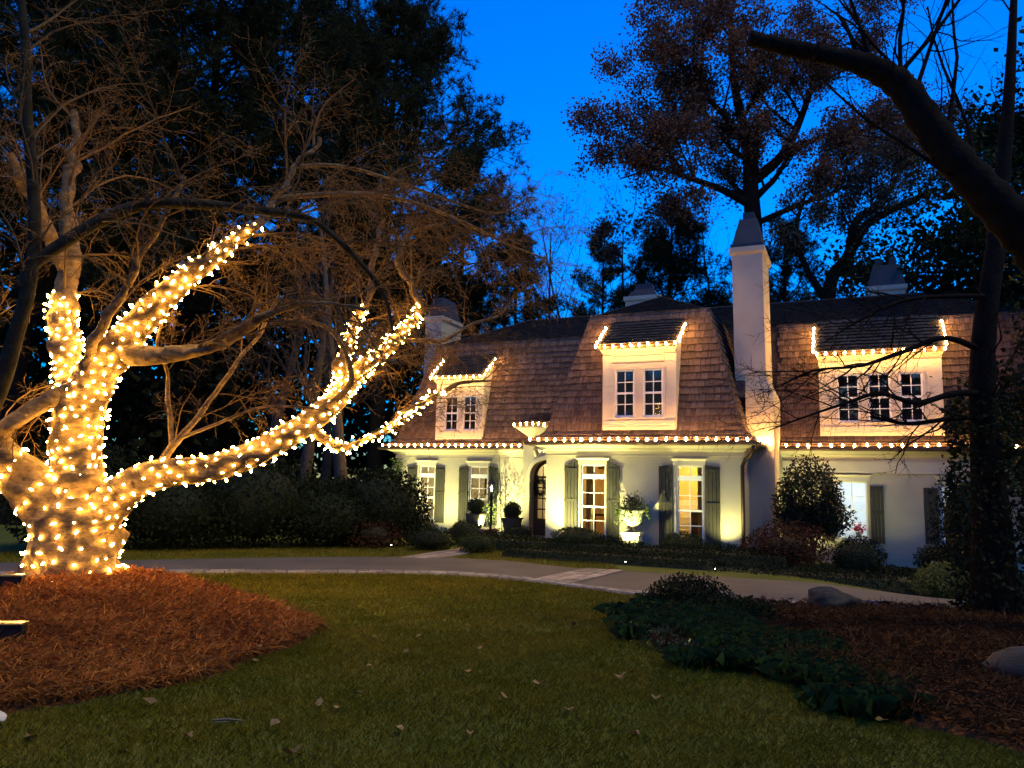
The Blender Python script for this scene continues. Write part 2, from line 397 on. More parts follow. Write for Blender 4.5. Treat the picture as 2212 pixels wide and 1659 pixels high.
for q in ([(-4.36, .94, ZB), (-2.65, 2.65, 7.33), (-2.65, 5.7, 7.33)], [(-.94, .94, ZB), (-2.65, 2.65, 7.33)], [(-11.16, 3.94, ZB), (-8.6, 6.5, ZR + .02), (4.7, 6.5, ZR + .02)]):
    MB().tube([Vector(p) + Vector((0, 0, .01)) for p in q], .045, 6).build('ridge_cap', shing_dark, uroof)
for c0, c1 in (((-5.3, 0, 3.1), (-4.35, .95, ZB)), ((0, 0, 3.1), (-.95, .95, ZB)), ((-12.1, 3, 3.1), (-11.15, 3.95, ZB))):
    MB().tube([c0, c1], .04, 5).build('hip_cap', shing, roof)

# --- dormers
def dormer(D, base, ztop, wins, rows, panel, inner):
    s0, s1, z0, z1 = D; tf = base - .05
    front = wall('dormer_front', s0, s1, z0, z1, tf, .06, [(a, c, d, e) for a, c, d, e in wins], trim)
    b = MB(); tz = lambda z: base + .95 * (z - 3.09) / 3.36
    for x, k in ((s0, -1), (s1, 1)):
        xx = x - .05 if k < 0 else x
        q = [(tf, z0), (tf, z1), (tz(ztop) + .02, ztop), (tz(z0) + .05, z0)]
        b.add([(xx, t, z) for t, z in q] + [(xx + .05, t, z) for t, z in q], [(0, 1, 2, 3), (7, 6, 5, 4), (0, 4, 5, 1), (1, 5, 6, 2), (3, 7, 4, 0)])
    b.build('dormer_cheek', trim, house)
    # casing boards, sill, apron, panel moulding
    MB().box(s0 - .02, s1 + .02, tf - .05, tf, z0, z0 + .10).build('apron_board', trim, house)
    MB().box(s0 - .015, s1 + .015, tf - .035, tf, z0 + .11, z0 + .25).build('apron_board', trim, house)
    b = MB()
    for a, c, d, e in wins:
        b.box(a - .05, a, tf - .02, tf + .05, d - .02, e + .04); b.box(c, c + .05, tf - .02, tf + .05, d - .02, e + .04)
        b.box(a - .05, c + .05, tf - .022, tf + .05, e, e + .05); b.box(a - .04, c + .04, tf - .04, tf + .05, d - .05, d)
    b.build('window_surround', trim, house)
    if panel:
        a, c, d, e = panel; b = MB()
        b.box(a, c, tf - .03, tf, e - .03, e); b.box(a, c, tf - .03, tf, d, d + .03); b.box(a, a + .03, tf - .028, tf, d + .03, e - .03); b.box(c - .03, c, tf - .028, tf, d + .03, e - .03)
        b.build('panel_moulding', trim, house)
    MB().frustum((s0 - .02, s1 + .02, tf - .03, tf + .05), (s0 - .1, s1 + .1, tf - .16, tf + .05), z1 - .12, z1 + .02).build('dormer_cornice', trim, house)
    for a, c, d, e in wins: window(a, c, d, e, tf - .02, 2, rows, mid=True)
    # shed roof
    te, ze, tb, zb = tf - .2, z1 + .03, tz(ztop) - .0, ztop + .05
    b = MB(); x0, x1 = s0 - .12, s1 + .12
    b.add([(x0, te, ze), (x1, te, ze), (x1, tb, zb), (x0, tb, zb), (x0, te, ze + .06), (x1, te, ze + .06), (x1, tb, zb + .06), (x0, tb, zb + .06)],
          [(3, 2, 1, 0), (4, 5, 6, 7), (0, 1, 5, 4), (1, 2, 6, 5), (2, 3, 7, 6), (3, 0, 4, 7)])
    dr = b.build('dormer_roof', copper, house)
    m = MB(); shingle_face([(x0, te - .02, ze + .062), (x1, te - .02, ze + .062), (x1, tb, zb + .062), (x0, tb, zb + .062)], .17, no, m)
    m.build('dormer_shingle_courses', shing_dark, dr, kind='stuff')
    # dark room behind
    b = MB(); b.add([(s0 + .05, tf + .2, z0), (s1 - .05, tf + .2, z0), (s1 - .05, tf + .2, z1), (s0 + .05, tf + .2, z1)], [(0, 1, 2, 3)])
    if inner == 'blind':
        for a, c, d, e in wins:
            MB().box(a + .02, c - .02, tf + .10, tf + .104, d + .05, e).build('roller_blind', blind_m, house)
    else:
        b2 = MB(); q = tf + .07; t2 = tf + 2.0
        b2.add([(s0, q, z0), (s1, q, z0), (s1, q, z1), (s0, q, z1), (s0, t2, z0), (s1, t2, z0), (s1, t2, z1), (s0, t2, z1)],
               [(4, 5, 6, 7), (0, 4, 7, 3), (1, 2, 6, 5), (0, 1, 5, 4), (3, 7, 6, 2)]); b2.build('attic_room', black_in, house)
dormer(DC, 0, TOPC, [(-3.32, -2.78, 3.46, 4.76), (-2.55, -2.01, 3.46, 4.76)], 4, (-3.4, -1.97, 4.96, 5.17), 'blind')
dormer(DL, 3, TOPL, [(-10.22, -9.70, 3.36, 4.54), (-9.52, -9.0, 3.36, 4.54)], 4, None, 'dark')
dormer(DR, 3, TOPR, [(2.17, 2.73, 3.5, 4.84), (2.95, 3.51, 3.5, 4.84), (3.73, 4.29, 3.5, 4.84)], 4, None, 'dark')

# --- ground floor windows and shutters
for a, c, d, e in BW:
    window(a, c, d, e, .02, 2, 4, .22, mid=True); casing(a, c, e, 0, d)
for a, c, d, e in LWo:
    window(a, c, d, e, 3.02, 2, 4, .22, mid=True); casing(a, c, e, 3, d)
for a, c, d, e in RWo:
    window(a, c, d, e, 3.02, 2, 4, 0, mid=False); casing(a, c, e, 3, d)
shutter(-4.75, -4.37, .14, 2.16, 0, .16, 1); shutter(-3.55, -3.19, .14, 2.16, 0, .16, -1)
shutter(-2.14, -1.77, .12, 2.17, 0, .05, 1); shutter(-.95, -.57, .12, 2.17, 0, .05, -1)
shutter(-11.6, -11.24, .26, 2.12, 3, .08, 1); shutter(-10.5, -10.14, .26, 2.12, 3, .08, -1)
shutter(-9.6, -9.26, .26, 2.12, 3, .08, 1); shutter(-8.5, -8.16, .26, 2.12, 3, .08, -1)
shutter(1.68, 2.0, .26, 1.78, 3, 0, 1); shutter(2.9, 3.24, .26, 1.78, 3, 0, -1); shutter(4.18, 4.52, .3, 1.76, 3, 0, 1); shutter(5.4, 5.74, .3, 1.76, 3, 0, -1)

# --- entry: stucco surround with an arched opening, glazed door, flared hood
b = MB(); xs0, xs1, zsp, ra = -6.80, -5.72, 1.86, .54; xc = (xs0 + xs1) / 2; n = 14; te0, te1 = 2.45, 3.1
arc = [(xc - ra * math.cos(math.pi * k / n), zsp + ra * math.sin(math.pi * k / n)) for k in range(n + 1)]
for k in range(n):
    (xa, za), (xb, zb) = arc[k], arc[k + 1]
    b.add([(xa, te0, za), (xb, te0, zb), (xb, te0, 2.95), (xa, te0, 2.95)], [(0, 1, 2, 3)])
    b.add([(xa, te0, za), (xb, te0, zb), (xb, te1, zb), (xa, te1, za)], [(3, 2, 1, 0)])
b.add([(-7.05, te0, -.1), (xs0, te0, -.1), (xs0, te0, 2.95), (-7.05, te0, 2.95)], [(0, 1, 2, 3)])
b.add([(xs1, te0, -.1), (-5.3, te0, -.1), (-5.3, te0, 2.95), (xs1, te0, 2.95)], [(0, 1, 2, 3)])
b.add([(-7.05, te0, -.1), (-7.05, te0, 2.95), (-7.05, 3.2, 2.95), (-7.05, 3.2, -.1)], [(0, 1, 2, 3)])
b.add([(xs0, te0, -.1), (xs0, te1, -.1), (xs0, te1, zsp), (xs0, te0, zsp)], [(0, 1, 2, 3)])
b.add([(xs1, te0, -.1), (xs1, te1, -.1), (xs1, te1, zsp), (xs1, te0, zsp)], [(3, 2, 1, 0)])
b.add([(-7.05, te0, 2.95), (-5.3, te0, 2.95), (-5.3, 3.2, 2.95), (-7.05, 3.2, 2.95)], [(0, 1, 2, 3)])
b.build('entry_surround', stucco, house)
b = MB()                                         # raised moulding round the arch
q = [(xs0 - .0, -.05), *[(xc - (ra + .0) * math.cos(math.pi * k / n), zsp + (ra) * math.sin(math.pi * k / n)) for k in range(n + 1)], (xs1, -.05)]
q2 = [(xs0 - .11, -.05), *[(xc - (ra + .11) * math.cos(math.pi * k / n), zsp + (ra + .11) * math.sin(math.pi * k / n)) for k in range(n + 1)], (xs1 + .11, -.05)]
for k in range(len(q) - 1):
    A, B2, C2, D2 = q[k], q[k + 1], q2[k + 1], q2[k]
    b.add([(A[0], te0 - .05, A[1]), (B2[0], te0 - .05, B2[1]), (C2[0], te0 - .05, C2[1]), (D2[0], te0 - .05, D2[1]),
           (A[0], te0 + .02, A[1]), (B2[0], te0 + .02, B2[1]), (C2[0], te0 - .001, C2[1]), (D2[0], te0 - .001, D2[1])], [(0, 1, 2, 3), (3, 2, 6, 7), (0, 4, 5, 1)])
b.build('arch_moulding', trim, house)
b = MB(); td = 2.78
b.box(xs0, xs0 + .13, td, td + .06, 0, zsp + .05); b.box(xs1 - .13, xs1, td, td + .06, 0, zsp + .05); b.box(xc - .06, xc + .06, td, td + .062, 0, 2.3)
for z0_, z1_ in ((0, .55), (.82, .86), (1.16, 1.2), (1.50, 1.54), (1.82, 1.88)): b.box(xs0 + .13, xs1 - .13, td + .003, td + .057, z0_, z1_)
for k in range(n):
    (xa, za), (xb, zb) = arc[k], arc[k + 1]; f = .8
    ia, ib = (xc + (xa - xc) * f, zsp + (za - zsp) * f), (xc + (xb - xc) * f, zsp + (zb - zsp) * f)
    b.add([(xa, td, za), (xb, td, zb), (ib[0], td, ib[1]), (ia[0], td, ia[1])], [(0, 1, 2, 3)])
for x in (xs0 + .30, xs1 - .30): b.box(x - .012, x + .012, td + .01, td + .05, .55, 2.2)
door = b.build('front_door', dark_wood, house)
for i, (x0, x1) in enumerate(((xs0 + .13, xs0 + .30), (xs0 + .30, xc - .06), (xc + .06, xs1 - .30), (xs1 - .30, xs1 - .13))):
    for z0_, z1_ in ((.55, .82), (.86, 1.16), (1.2, 1.5), (1.54, 1.82), (1.88, 2.2)):
        MB().box(x0, x1, td + .02, td + .026, z0_, z1_).build('pane', glass, door)
MB().lathe([(.012, 0), (.03, .01), (.035, .03), (.02, .05)], 10, (xc - .1, td - .05, 1.02)).build('door_handle', M('brass', (.5, .34, .12), .3, metal=1), door)
MB().box(xs0 - .3, xs1 + .4, 1.3, 2.8, -.12, .02).build('threshold_step', stone_m, house)
MB().box(-7.0, -5.3, te0 + .1, 3.15, 2.5, 2.56).build('entry_soffit', trim, house)
# hood
b = MB(); b.frustum((-6.72, -5.2, 2.40, 3.25), (-7.12, -5.2, 1.95, 3.25), 3.02, 3.36); b.box(-7.17, -5.2, 1.90, 3.3, 3.36, 3.41); b.frustum((-6.6, -5.2, 2.44, 3.2), (-6.72, -5.2, 2.40, 3.25), 2.93, 3.02)
b.build('entry_hood', trim, house)
b = MB(); b.add([(-7.2, 1.86, 3.41), (-5.2, 1.86, 3.41), (-5.2, 3.2, 3.85), (-6.9, 3.2, 3.85), (-7.2, 3.25, 3.41)], [(0, 1, 2, 3), (0, 3, 4), (0, 4, 1)])
hr = b.build('hood_roof', underlay, house); m = MB(); shingle_face([(-7.2, 1.85, 3.42), (-5.2, 1.85, 3.42), (-5.2, 3.2, 3.87), (-6.9, 3.2, 3.87)], .17, no, m); m.build('hood_shingle_courses', shing, hr, kind='stuff')
b = MB(); b.box(-6.66, -6.56, 2.2, 2.5, 2.72, 3.0); b.tube([(-6.61, 2.24, 2.72), (-6.61, 2.36, 2.62), (-6.61, 2.47, 2.5)], .05, 8); b.build('hood_bracket', trim, house)

# --- rooms behind the windows
def room(s0, s1, t0, t1, z0, z1, mat, name='room_wall'):
    MB().add([(s0, t0, z0), (s1, t0, z0), (s1, t0, z1), (s0, t0, z1), (s0, t1, z0), (s1, t1, z0), (s1, t1, z1), (s0, t1, z1)],
             [(4, 7, 6, 5), (0, 3, 7, 4), (1, 5, 6, 2), (3, 2, 6, 7)]).build(name, mat, house)
    MB().box(s0, s1, t0, t1, z0 - .05, z0).build('room_floor', floor_m, house)
room(-5.08, -2.62, .21, 4.4, .06, 2.62, gold_wall); room(-2.6, -.22, .21, 4.4, .06, 2.62, M('yellow_interior', (.62, .47, .16), .9))
room(-11.88, -7.1, 3.21, 7.2, .06, 2.62, cream_wall); room(.8, 7.9, 3.21, 7.5, .0, 2.5, cool_wall)
room(-7.0, -5.32, 3.15, 7.0, .0, 2.62, cream_wall)
b = MB(); b.box(-3.98, -3.86, 1.6, 1.75, .06, 2.62); b.box(-4.3, -3.98, 1.62, 1.73, 2.1, 2.62); b.build('inner_column', M('ochre_wall', (.36, .24, .09), .9), house)
b = MB(); b.box(-1.36, -1.3, 2.3, 4.4, .06, 2.62); b.build('inner_partition', gold_wall, house)
for x0, x1, t in ((-4.24, -4.0, .32), (-1.2, -1.03, .32)):
    b = MB(); k = 8
    for i in range(k):
        a = x0 + (x1 - x0) * i / k; c = x0 + (x1 - x0) * (i + 1) / k; dz = .03 * (i % 2)
        b.add([(a, t + dz, .1), (c, t + .03 - dz, .1), (c, t + .03 - dz, 2.5), (a, t + dz, 2.5)], [(0, 1, 2, 3)])
    b.build('curtain', curtain_m, house)
def point(name, loc, e, c, r=.12, parent=None):
    l = bpy.data.lights.new(name, 'POINT'); l.energy = e; l.color = c; l.shadow_soft_size = r
    o = bpy.data.objects.new(name, l); o.location = loc; link(o, parent); return o
lit = M('lamp_glass_warm', (.8, .7, .5), .5, emit=(1, .78, .45), estr=2.5)
lit_c = M('lamp_glass_cool', (.8, .8, .8), .5, emit=(.85, .93, 1), estr=3.5)
def ceiling_light(s, t, z, e, c, mat, label):
    p = empty('ceiling_light', hw(s, t, z), label=label, cat='ceiling light')
    MB().lathe([(.02, 0), (.16, -.02), (.2, -.09), (.12, -.15), (.02, -.16)], 14).build('glass_bowl', mat, p, True)
    MB().lathe([(.08, .04), (.08, .0), (.05, -.03)], 12).build('ceiling_rose', trim, p)
    point('glow', (0, 0, -.3), e, c, .15, p)
ceiling_light(-3.9, 2.9, 2.57, 15, (1, .72, .36), lit, 'glass bowl ceiling light in the gold room of the front bay')
ceiling_light(-1.85, 3.0, 2.57, 26, (1, .78, .36), lit, 'glass bowl ceiling light in the yellow stair room of the bay')
ceiling_light(-9.6, 5.3, 2.57, 19, (1, .82, .52), lit, 'glass bowl ceiling light in the cream left wing room')
ceiling_light(-6.2, 4.8, 2.57, 15, (1, .78, .45), lit, 'glass bowl ceiling light in the hall behind the front door')
ceiling_light(2.9, 5.0, 2.45, 60, (.80, .92, 1), lit_c, 'bright white ceiling light in the right wing room')
# furnishings seen through the panes
def framed(s, t, z, wd, h, label, facing=0):
    p = empty('framed_picture', hw(s, t, z), -TH, label=label, cat='picture')
    b = MB(); b.box(-wd / 2, wd / 2, -.04, 0, -h / 2, h / 2); b.build('picture_frame', dark_wood, p)
    MB().box(-wd / 2 + .06, wd / 2 - .06, -.046, -.04, -h / 2 + .06, h / 2 - .06).build('canvas', M('canvas_tan', (.30, .24, .16), .8, c2=(.12, .12, .1), nscale=4), p)
framed(-8.5, 7.17, 1.55, .7, .55, 'dark framed picture on the back wall of the left wing room')
framed(-10.4, 7.17, 1.5, .5, .65, 'upright dark framed picture on the left wing back wall')
def armchair(s, t, rz, mat, label):
    p = empty('armchair', hw(s, t, .06), -TH + rz, label=label, cat='armchair')
    MB().box(-.3, .3, -.3, .3, .22, .42).build('seat', mat, p); MB().frustum((-.32, .32, .2, .34), (-.28, .28, .28, .4), .42, .95).build('backrest', mat, p)
    for x in (-.34, .28): MB().box(x, x + .06, -.3, .3, .22, .62).build('armrest', mat, p)
    for x in (-.28, .24):
        for y in (-.28, .24): MB().box(x, x + .05, y, y + .05, 0, .22).build('leg', dark_wood, p)
armchair(-10.75, 4.2, 2.6, M('pale_fabric', (.55, .5, .4), .9), 'pale fabric armchair inside the left wing, behind the vine side window')
armchair(-1.15, 1.3, 2.9, M('brown_fabric', (.10, .06, .03), .9), 'dark brown armchair inside the right bay window')
p = empty('staircase', hw(-1.95, 2.6, .06), -TH, label='white balustrade staircase inside the right bay window', cat='staircase')
for k in range(7): MB().box(-.5, .45, .22 * k, .22 * k + .24, .17 * k, .17 * k + .04 + .13).build('tread', trim, p)
for k in range(6): MB().box(.38, .41, .1 + .22 * k, .13 + .22 * k, .17 * k + .17, .17 * k + .95).build('baluster', sash, p)
MB().tube([(.395, .05, .95), (.395, 1.4, 2.0)], .03, 6).build('handrail', dark_wood, p)
p = empty('console_table', hw(-4.05, 1.2, .06), -TH, label='dark console table inside the left bay window', cat='table')
MB().box(-.3, .3, -.18, .18, .72, .77).build('tabletop', dark_wood, p)
for x in (-.28, .23):
    for y in (-.16, .11): MB().box(x, x + .05, y, y + .05, 0, .72).build('leg', dark_wood, p)
p = empty('poinsettia', hw(2.6, 3.3, .36), label='red poinsettia in a pot on the right wing window sill', cat='plant')
rg = np.random.default_rng(3); P = rg.normal(size=(90, 3)) * (.09, .07, .05) + (0, 0, .26)
np_obj('bracts', *leaf_geo(P, .11, rg, .5), M('red_bract', (.6, .03, .06), .6, var=.2), p); MB().lathe([(.06, 0), (.085, .15), (.09, .16)], 12).build('pot', M('foil_pot', (.3, .25, .28), .4), p)

# --- chimneys
def chimney(name_cap, shaft, z0, z1, crown=True):
    b = MB(); a, c, d, e = shaft; b.box(a, c, d, e, z0, z1)
    if crown: b.frustum((a - .0, c + .0, d - .0, e + .0), (a - .06, c + .06, d - .06, e + .06), z1, z1 + .07); b.box(a - .06, c + .06, d - .06, e + .06, z1 + .07, z1 + .2)
    return b.build('chimney', stucco, house)
b = MB(); b.frustum((-.33, .47, 1.15, 2.95), (-.37, .43, 1.2, 2.9), 4.6, 8.0)      # tapering shaft
b.box(-.05, .65, 1.05, 3.15, -.5, 4.15); b.frustum((-.05, .65, 1.05, 3.15), (-.33, .47, 1.15, 2.95), 4.15, 4.6); b.frustum((-.37, .43, 1.2, 2.9), (-.44, .5, 1.13, 2.97), 8.0, 8.09); b.box(-.44, .5, 1.13, 2.97, 8.09, 8.22)
ch = b.build('chimney', stucco, house)
b = MB(); b.box(-.4, .46, 1.17, 2.93, 8.22, 8.32); b.frustum((-.36, .42, 1.2, 2.9), (-.2, .27, 1.6, 2.5), 8.32, 9.15); b.box(-.12, .18, 1.7, 2.3, 9.15, 9.38); b.build('chimney_cap', capm, ch)
MB().frustum((-.62, -.05, 1.0, 1.6), (-.40, -.05, 1.0, 1.6), 4.05, 4.5).build('cricket_flashing', capm, ch)
ch = chimney('', (-12.25, -11.55, 4.9, 6.5), 2.6, 7.65)
b = MB(); b.frustum((-12.25, -11.55, 4.9, 6.5), (-12.1, -11.7, 5.2, 6.2), 7.85, 8.65); b.build('chimney_cap', capm, ch)
ch = chimney('', (-4.75, -3.55, 6.1, 7.0), 7.3, 8.12)
b = MB(); b.frustum((-4.72, -3.58, 6.1, 7.0), (-4.45, -3.85, 6.3, 6.8), 8.32, 8.62); b.box(-4.45, -3.85, 6.3, 6.8, 8.62, 8.8); b.build('chimney_cap', capm, ch)
ch = chimney('', (3.12, 4.2, 6.6, 7.5), 7.2, 7.95)
b = MB(); b.frustum((3.1, 4.22, 6.6, 7.5), (3.3, 4.05, 6.7, 7.4), 8.15, 8.85); b.frustum((3.34, 3.58, 6.9, 7.2), (3.37, 3.55, 6.9, 7.2), 8.85, 9.15); b.frustum((3.76, 4.0, 6.9, 7.2), (3.79, 3.97, 6.9, 7.2), 8.85, 9.15); b.build('chimney_cap', capm, ch)
# --- downpipe at the bay corner
b = MB(); b.tube([(.30, -.40, 2.72), (.28, -.36, 2.58), (.2, -.2, 2.45), (.06, -.07, 2.36), (-.02, -.06, 2.2), (-.02, -.06, .05)], .045, 10); b.build('downpipe', M('brown_metal', (.05, .03, .02), .45, metal=.5), house, True)

# ------------------------------------------------------------------ string lights
bulb_hot = M('warm_bulb', (1, .8, .5), .4, emit=(1, .60, .13), estr=26.0)
wire_m = M('green_wire', (.012, .02, .01), .6)
big_bulb = MB().lathe([(.004, -.045), (.020, -.035), (.030, -.008), (.026, .02), (.014, .04), (.014, .055)], 8).mesh('bulb', M('warm_eave_bulb', (1, .8, .5), .4, emit=(1, .49, .12), estr=66), True)
small_bulb = MB().lathe([(.003, -.034), (.013, -.02), (.0155, 0), (.011, .018), (.004, .03)], 6).mesh('bulb', bulb_hot, True)
RS = random.Random(11)
def strand(pts, spacing, label, n_skip=0, group=None):
    """eave strand; pts in house axes"""
    P = [hw(*p) for p in pts]; b = MB(); b.tube(P, .006, 4, False)
    o = b.build('light_string', wire_m, label=label, cat='string lights', group=group)
    acc = spacing * .4
    for a, c in zip(P[:-1], P[1:]):
        L = (c - a).length; d = (c - a) / L; x = acc
        while x < L:
            q = a + d * x; inst('bulb', big_bulb, o, q + Vector((RS.uniform(-.01, .01), RS.uniform(-.01, .01), .05 + RS.uniform(-.012, .012))), (RS.uniform(-.4, .4) + math.pi, RS.uniform(-.4, .4), RS.random() * 6), (RS.uniform(.85, 1.1),) * 3)
            x += spacing * RS.uniform(.93, 1.07)
        acc = x - L
strand([(-12.5, 2.54, 2.80), (-5.75, 2.54, 2.80)], .262, 'string of warm bulbs along the left wing gutter')
strand([(-5.72, -.46, 2.80), (.34, -.46, 2.80)], .25, 'string of warm bulbs along the front bay gutter')
strand([(.4, -.3, 2.81), (.46, .98, 2.81), (.60, .98, 2.84)], .11, 'short bunched string of bulbs on the bay return gutter beside the tall chimney')
strand([(.72, 2.54, 2.80), (8.1, 2.54, 2.80)], .285, 'string of warm bulbs along the right wing gutter')
strand([(-7.2, 1.85, 3.42), (-5.45, 1.85, 3.42)], .2, 'short string of warm bulbs on the entry hood edge')
def dstr(D, base, ztop, label):
    s0, s1, z0, z1 = D; tf = base - .36; tb = base + .95 * (ztop - 3.09) / 3.36
    tb2 = tf + (tb - tf) * .85; zb2 = z1 + .09 + (ztop + .11 - z1 - .09) * .85
    strand([(s0 - .17, tb2, zb2), (s0 - .17, tf, z1 + .03), (s1 + .17, tf, z1 + .03), (s1 + .17, tb2, zb2)], .24, label)
dstr(DC, 0, TOPC, 'warm bulbs edging the roof of the two-window dormer over the bay')
dstr(DL, 3, TOPL, 'warm bulbs edging the left wing dormer roof behind bare twigs')
dstr(DR, 3, TOPR, 'warm bulbs edging the wide three-window dormer roof')

# ------------------------------------------------------------------ garden spotlights
lens_m = M('spot_lens', (.9, .9, .8), .3, emit=(1, .96, .78), estr=6)
bronze = M('bronze_fixture', (.03, .025, .018), .5, metal=.5)
def spot(pos, aim, e, ang, label, c=(1, .97, .36), blend=1.0, group=None, r=.03):
    pos = Vector(pos); d = (Vector(aim) - pos).normalized()
    p = empty('garden_spotlight', pos, label=label, cat='garden light', group=group)
    R = d.to_track_quat('Z', 'Y').to_matrix().to_4x4()
    b = MB(); b.lathe([(.018, -.13), (.034, -.11), (.036, -.02), (.042, -.015), (.042, .02), (.036, .02), (.036, -.008)], 12); o = b.build('housing', bronze, p, True); o.matrix_basis = R
    o = MB().lathe([(.033, -.012), (.03, -.004)], 12).build('lens', lens_m, p); o.matrix_basis = R
    MB().tube([(0, 0, -.03), (0, 0, -pos.z + gz(pos.x, pos.y) - .05)], .009, 6).build('stake', bronze, p)
    l = bpy.data.lights.new('spot_beam', 'SPOT'); l.energy = e * .5; l.color = c; l.spot_size = math.radians(ang); l.spot_blend = blend; l.shadow_soft_size = r
    lo = bpy.data.objects.new('spot_beam', l); lo.matrix_basis = Matrix.Translation(d * .03) @ d.to_track_quat('-Z', 'Y').to_matrix().to_4x4(); link(lo, p)
spot(hw(-4.75, -.95, .14), hw(-4.5, 0, 2.1), 430, 118, 'bronze spotlight washing the left corner of the bay wall')
spot(hw(-2.82, -1.30, .14), hw(-2.62, -.2, 1.5), 270, 112, 'bronze spotlight aimed up at the flower urn')
spot(hw(-.42, -.62, .10), hw(-.45, 0, 1.4), 85, 100, 'bronze spotlight behind the clipped mound at the bay downpipe')
spot(hw(-11.75, 2.0, .10), hw(-11.8, 3, 1.5), 240, 110, 'bronze spotlight at the foot of the lit wall vine')
spot(hw(-8.05, 1.55, .32), hw(-8.2, 3, 1.9), 420, 145, 'bronze spotlight between the two topiary planters')
spot(hw(-10.0, 1.7, .1), hw(-9.9, 3, 2.1), 230, 130, 'bronze spotlight in front of the left wing between its shuttered windows')
spot(hw(1.25, 1.75, .15), hw(1.2, 3.0, 1.5), 150, 125, 'bronze spotlight behind the big glossy evergreen shrub')
spot(hw(4.55, .55, .12), hw(4.9, 1.0, .9), 90, 80, 'bronze spotlight under the feathery yellow green shrub')
spot(hw(3.2, 1.6, .1), hw(3.3, 3.0, 2.6), 16, 125, 'bronze spotlight on the ground by the right wing plinth')

# flood fixture under the bay eave (unlit)
p = empty('eave_floodlight', hw(-5.38, -.1, 2.6), -TH, label='small white twin floodlight under the bay eave by the entry', cat='floodlight')
MB().box(-.03, .03, -.02, .02, 0, .1).build('bracket', sash, p)
for k, (x, a) in enumerate(((-.07, -.5), (.06, .4))):
    o = MB().lathe([(.02, .07), (.04, .04), (.055, -.03), (.05, -.03), (.01, .0)], 10).build('lamp_head', sash, p, True); o.location = (x, -.05, -.03); o.rotation_euler = (.7, a, 0)

# ------------------------------------------------------------------ lamp post
p = empty('lamp_post', (-.46, 19.67, 0), label='black garden lamp post with a lit lantern beside the walk', cat='lamp post')
MB().lathe([(.10, 0), (.10, .04), (.06, .08), (.045, .14), (.032, .2), (.03, 1.3), (.045, 1.31), (.045, 1.34), (.02, 1.38)], 12).build('post', iron, p, True)
b = MB()
for k in range(4):
    a = math.pi / 4 + k * math.pi / 2; b.tube([(.055 * math.cos(a), .055 * math.sin(a), 1.38), (.12 * math.cos(a), .12 * math.sin(a), 1.62)], .007, 4)
b.frustum((-.06, .06, -.06, .06), (-.045, .045, -.045, .045), 1.36, 1.385); b.build('lantern_frame', iron, p)
MB().frustum((-.115, .115, -.115, .115), (-.02, .02, -.02, .02), 1.62, 1.75).lathe([(.02, 1.75), (.012, 1.78), (.02, 1.8), (.004, 1.86)], 8).build('lantern_roof', iron, p)
MB().lathe([(.008, 1.44), (.022, 1.48), (.024, 1.52), (.012, 1.56), (.003, 1.575)], 8).build('flame_bulb', M('lantern_bulb', (1, .8, .5), .4, emit=(1, .72, .38), estr=18), p, True)
for k in range(4):
    b = MB(); x0, x1 = .038, .080; q = [(-x0, -x0, 1.385), (x0, -x0, 1.385), (x1, -x1, 1.615), (-x1, -x1, 1.615)]
    o = b.add(q + [(x, y + .003, z) for x, y, z in q], [(0, 1, 2, 3), (7, 6, 5, 4), (0, 4, 5, 1), (2, 6, 7, 3)]).build('glass_pane', glass, p); o.rotation_euler = (0, 0, k * math.pi / 2)

# ------------------------------------------------------------------ urn, planters, pumpkins, wreath
limestone = M('limestone', (.50, .45, .32), .85, c2=(.40, .36, .27), nscale=6, bump=.4, bscale=30)
p = empty('pedestal', hw(-2.68, -.6, 0), -TH, label='square panelled stone pedestal under the flower urn', cat='pedestal')
b = MB(); b.box(-.2, .2, -.2, .2, .06, .38); b.frustum((-.26, .26, -.26, .26), (-.22, .22, -.22, .22), 0, .07); b.box(-.24, .24, -.24, .24, .42, .475); b.frustum((-.2, .2, -.2, .2), (-.235, .235, -.235, .235), .38, .42); b.build('pedestal_block', limestone, p)
b = MB()
for x0, x1, z0, z1 in ((-.15, .15, .33, .355), (-.15, .15, .1, .125), (-.15, -.125, .125, .33), (.125, .15, .125, .33)): b.box(x0, x1, -.216, -.2, z0, z1)
b.build('panel_moulding', limestone, p)
p = empty('flower_urn', hw(-2.68, -.6, .478), -TH, label='fluted stone urn overflowing with trailing greenery in front of the bay', cat='urn')
b = MB(); b.lathe([(.15, 0), (.15, .03), (.09, .06), (.055, .10), (.06, .14), (.12, .17)], 24); b.build('urn_foot', M('bronze_urn', (.12, .09, .055), .6), p, True)
b = MB(); b.lathe([(.12, .17), (.2, .24), (.25, .36), (.27, .48), (.31, .53), (.31, .56), (.27, .55), (.24, .48)], 40, flute=.05); b.build('urn_bowl', M('weathered_urn', (.42, .40, .24), .8, c2=(.3, .3, .18), nscale=6, bump=.3), p)
rg = np.random.default_rng(8)
leaf_mid = M('mid_leaf', (.055, .085, .025), .55, var=.45, c2=(.09, .11, .03), nscale=3, trans=.25)
leaf_dark = M('dark_leaf', (.012, .019, .007), .6, var=.5, trans=.12, spec=.08)
leaf_box = M('boxwood_leaf', (.030, .044, .012), .6, var=.45, trans=.15, spec=.1)
leaf_red = M('russet_leaf', (.060, .016, .012), .6, spec=.1, var=.5, c2=(.05, .03, .015), nscale=3, trans=.2)
P = rg.normal(size=(900, 3)) * (.17, .14, .13) + (.02, 0, .62)
T = []
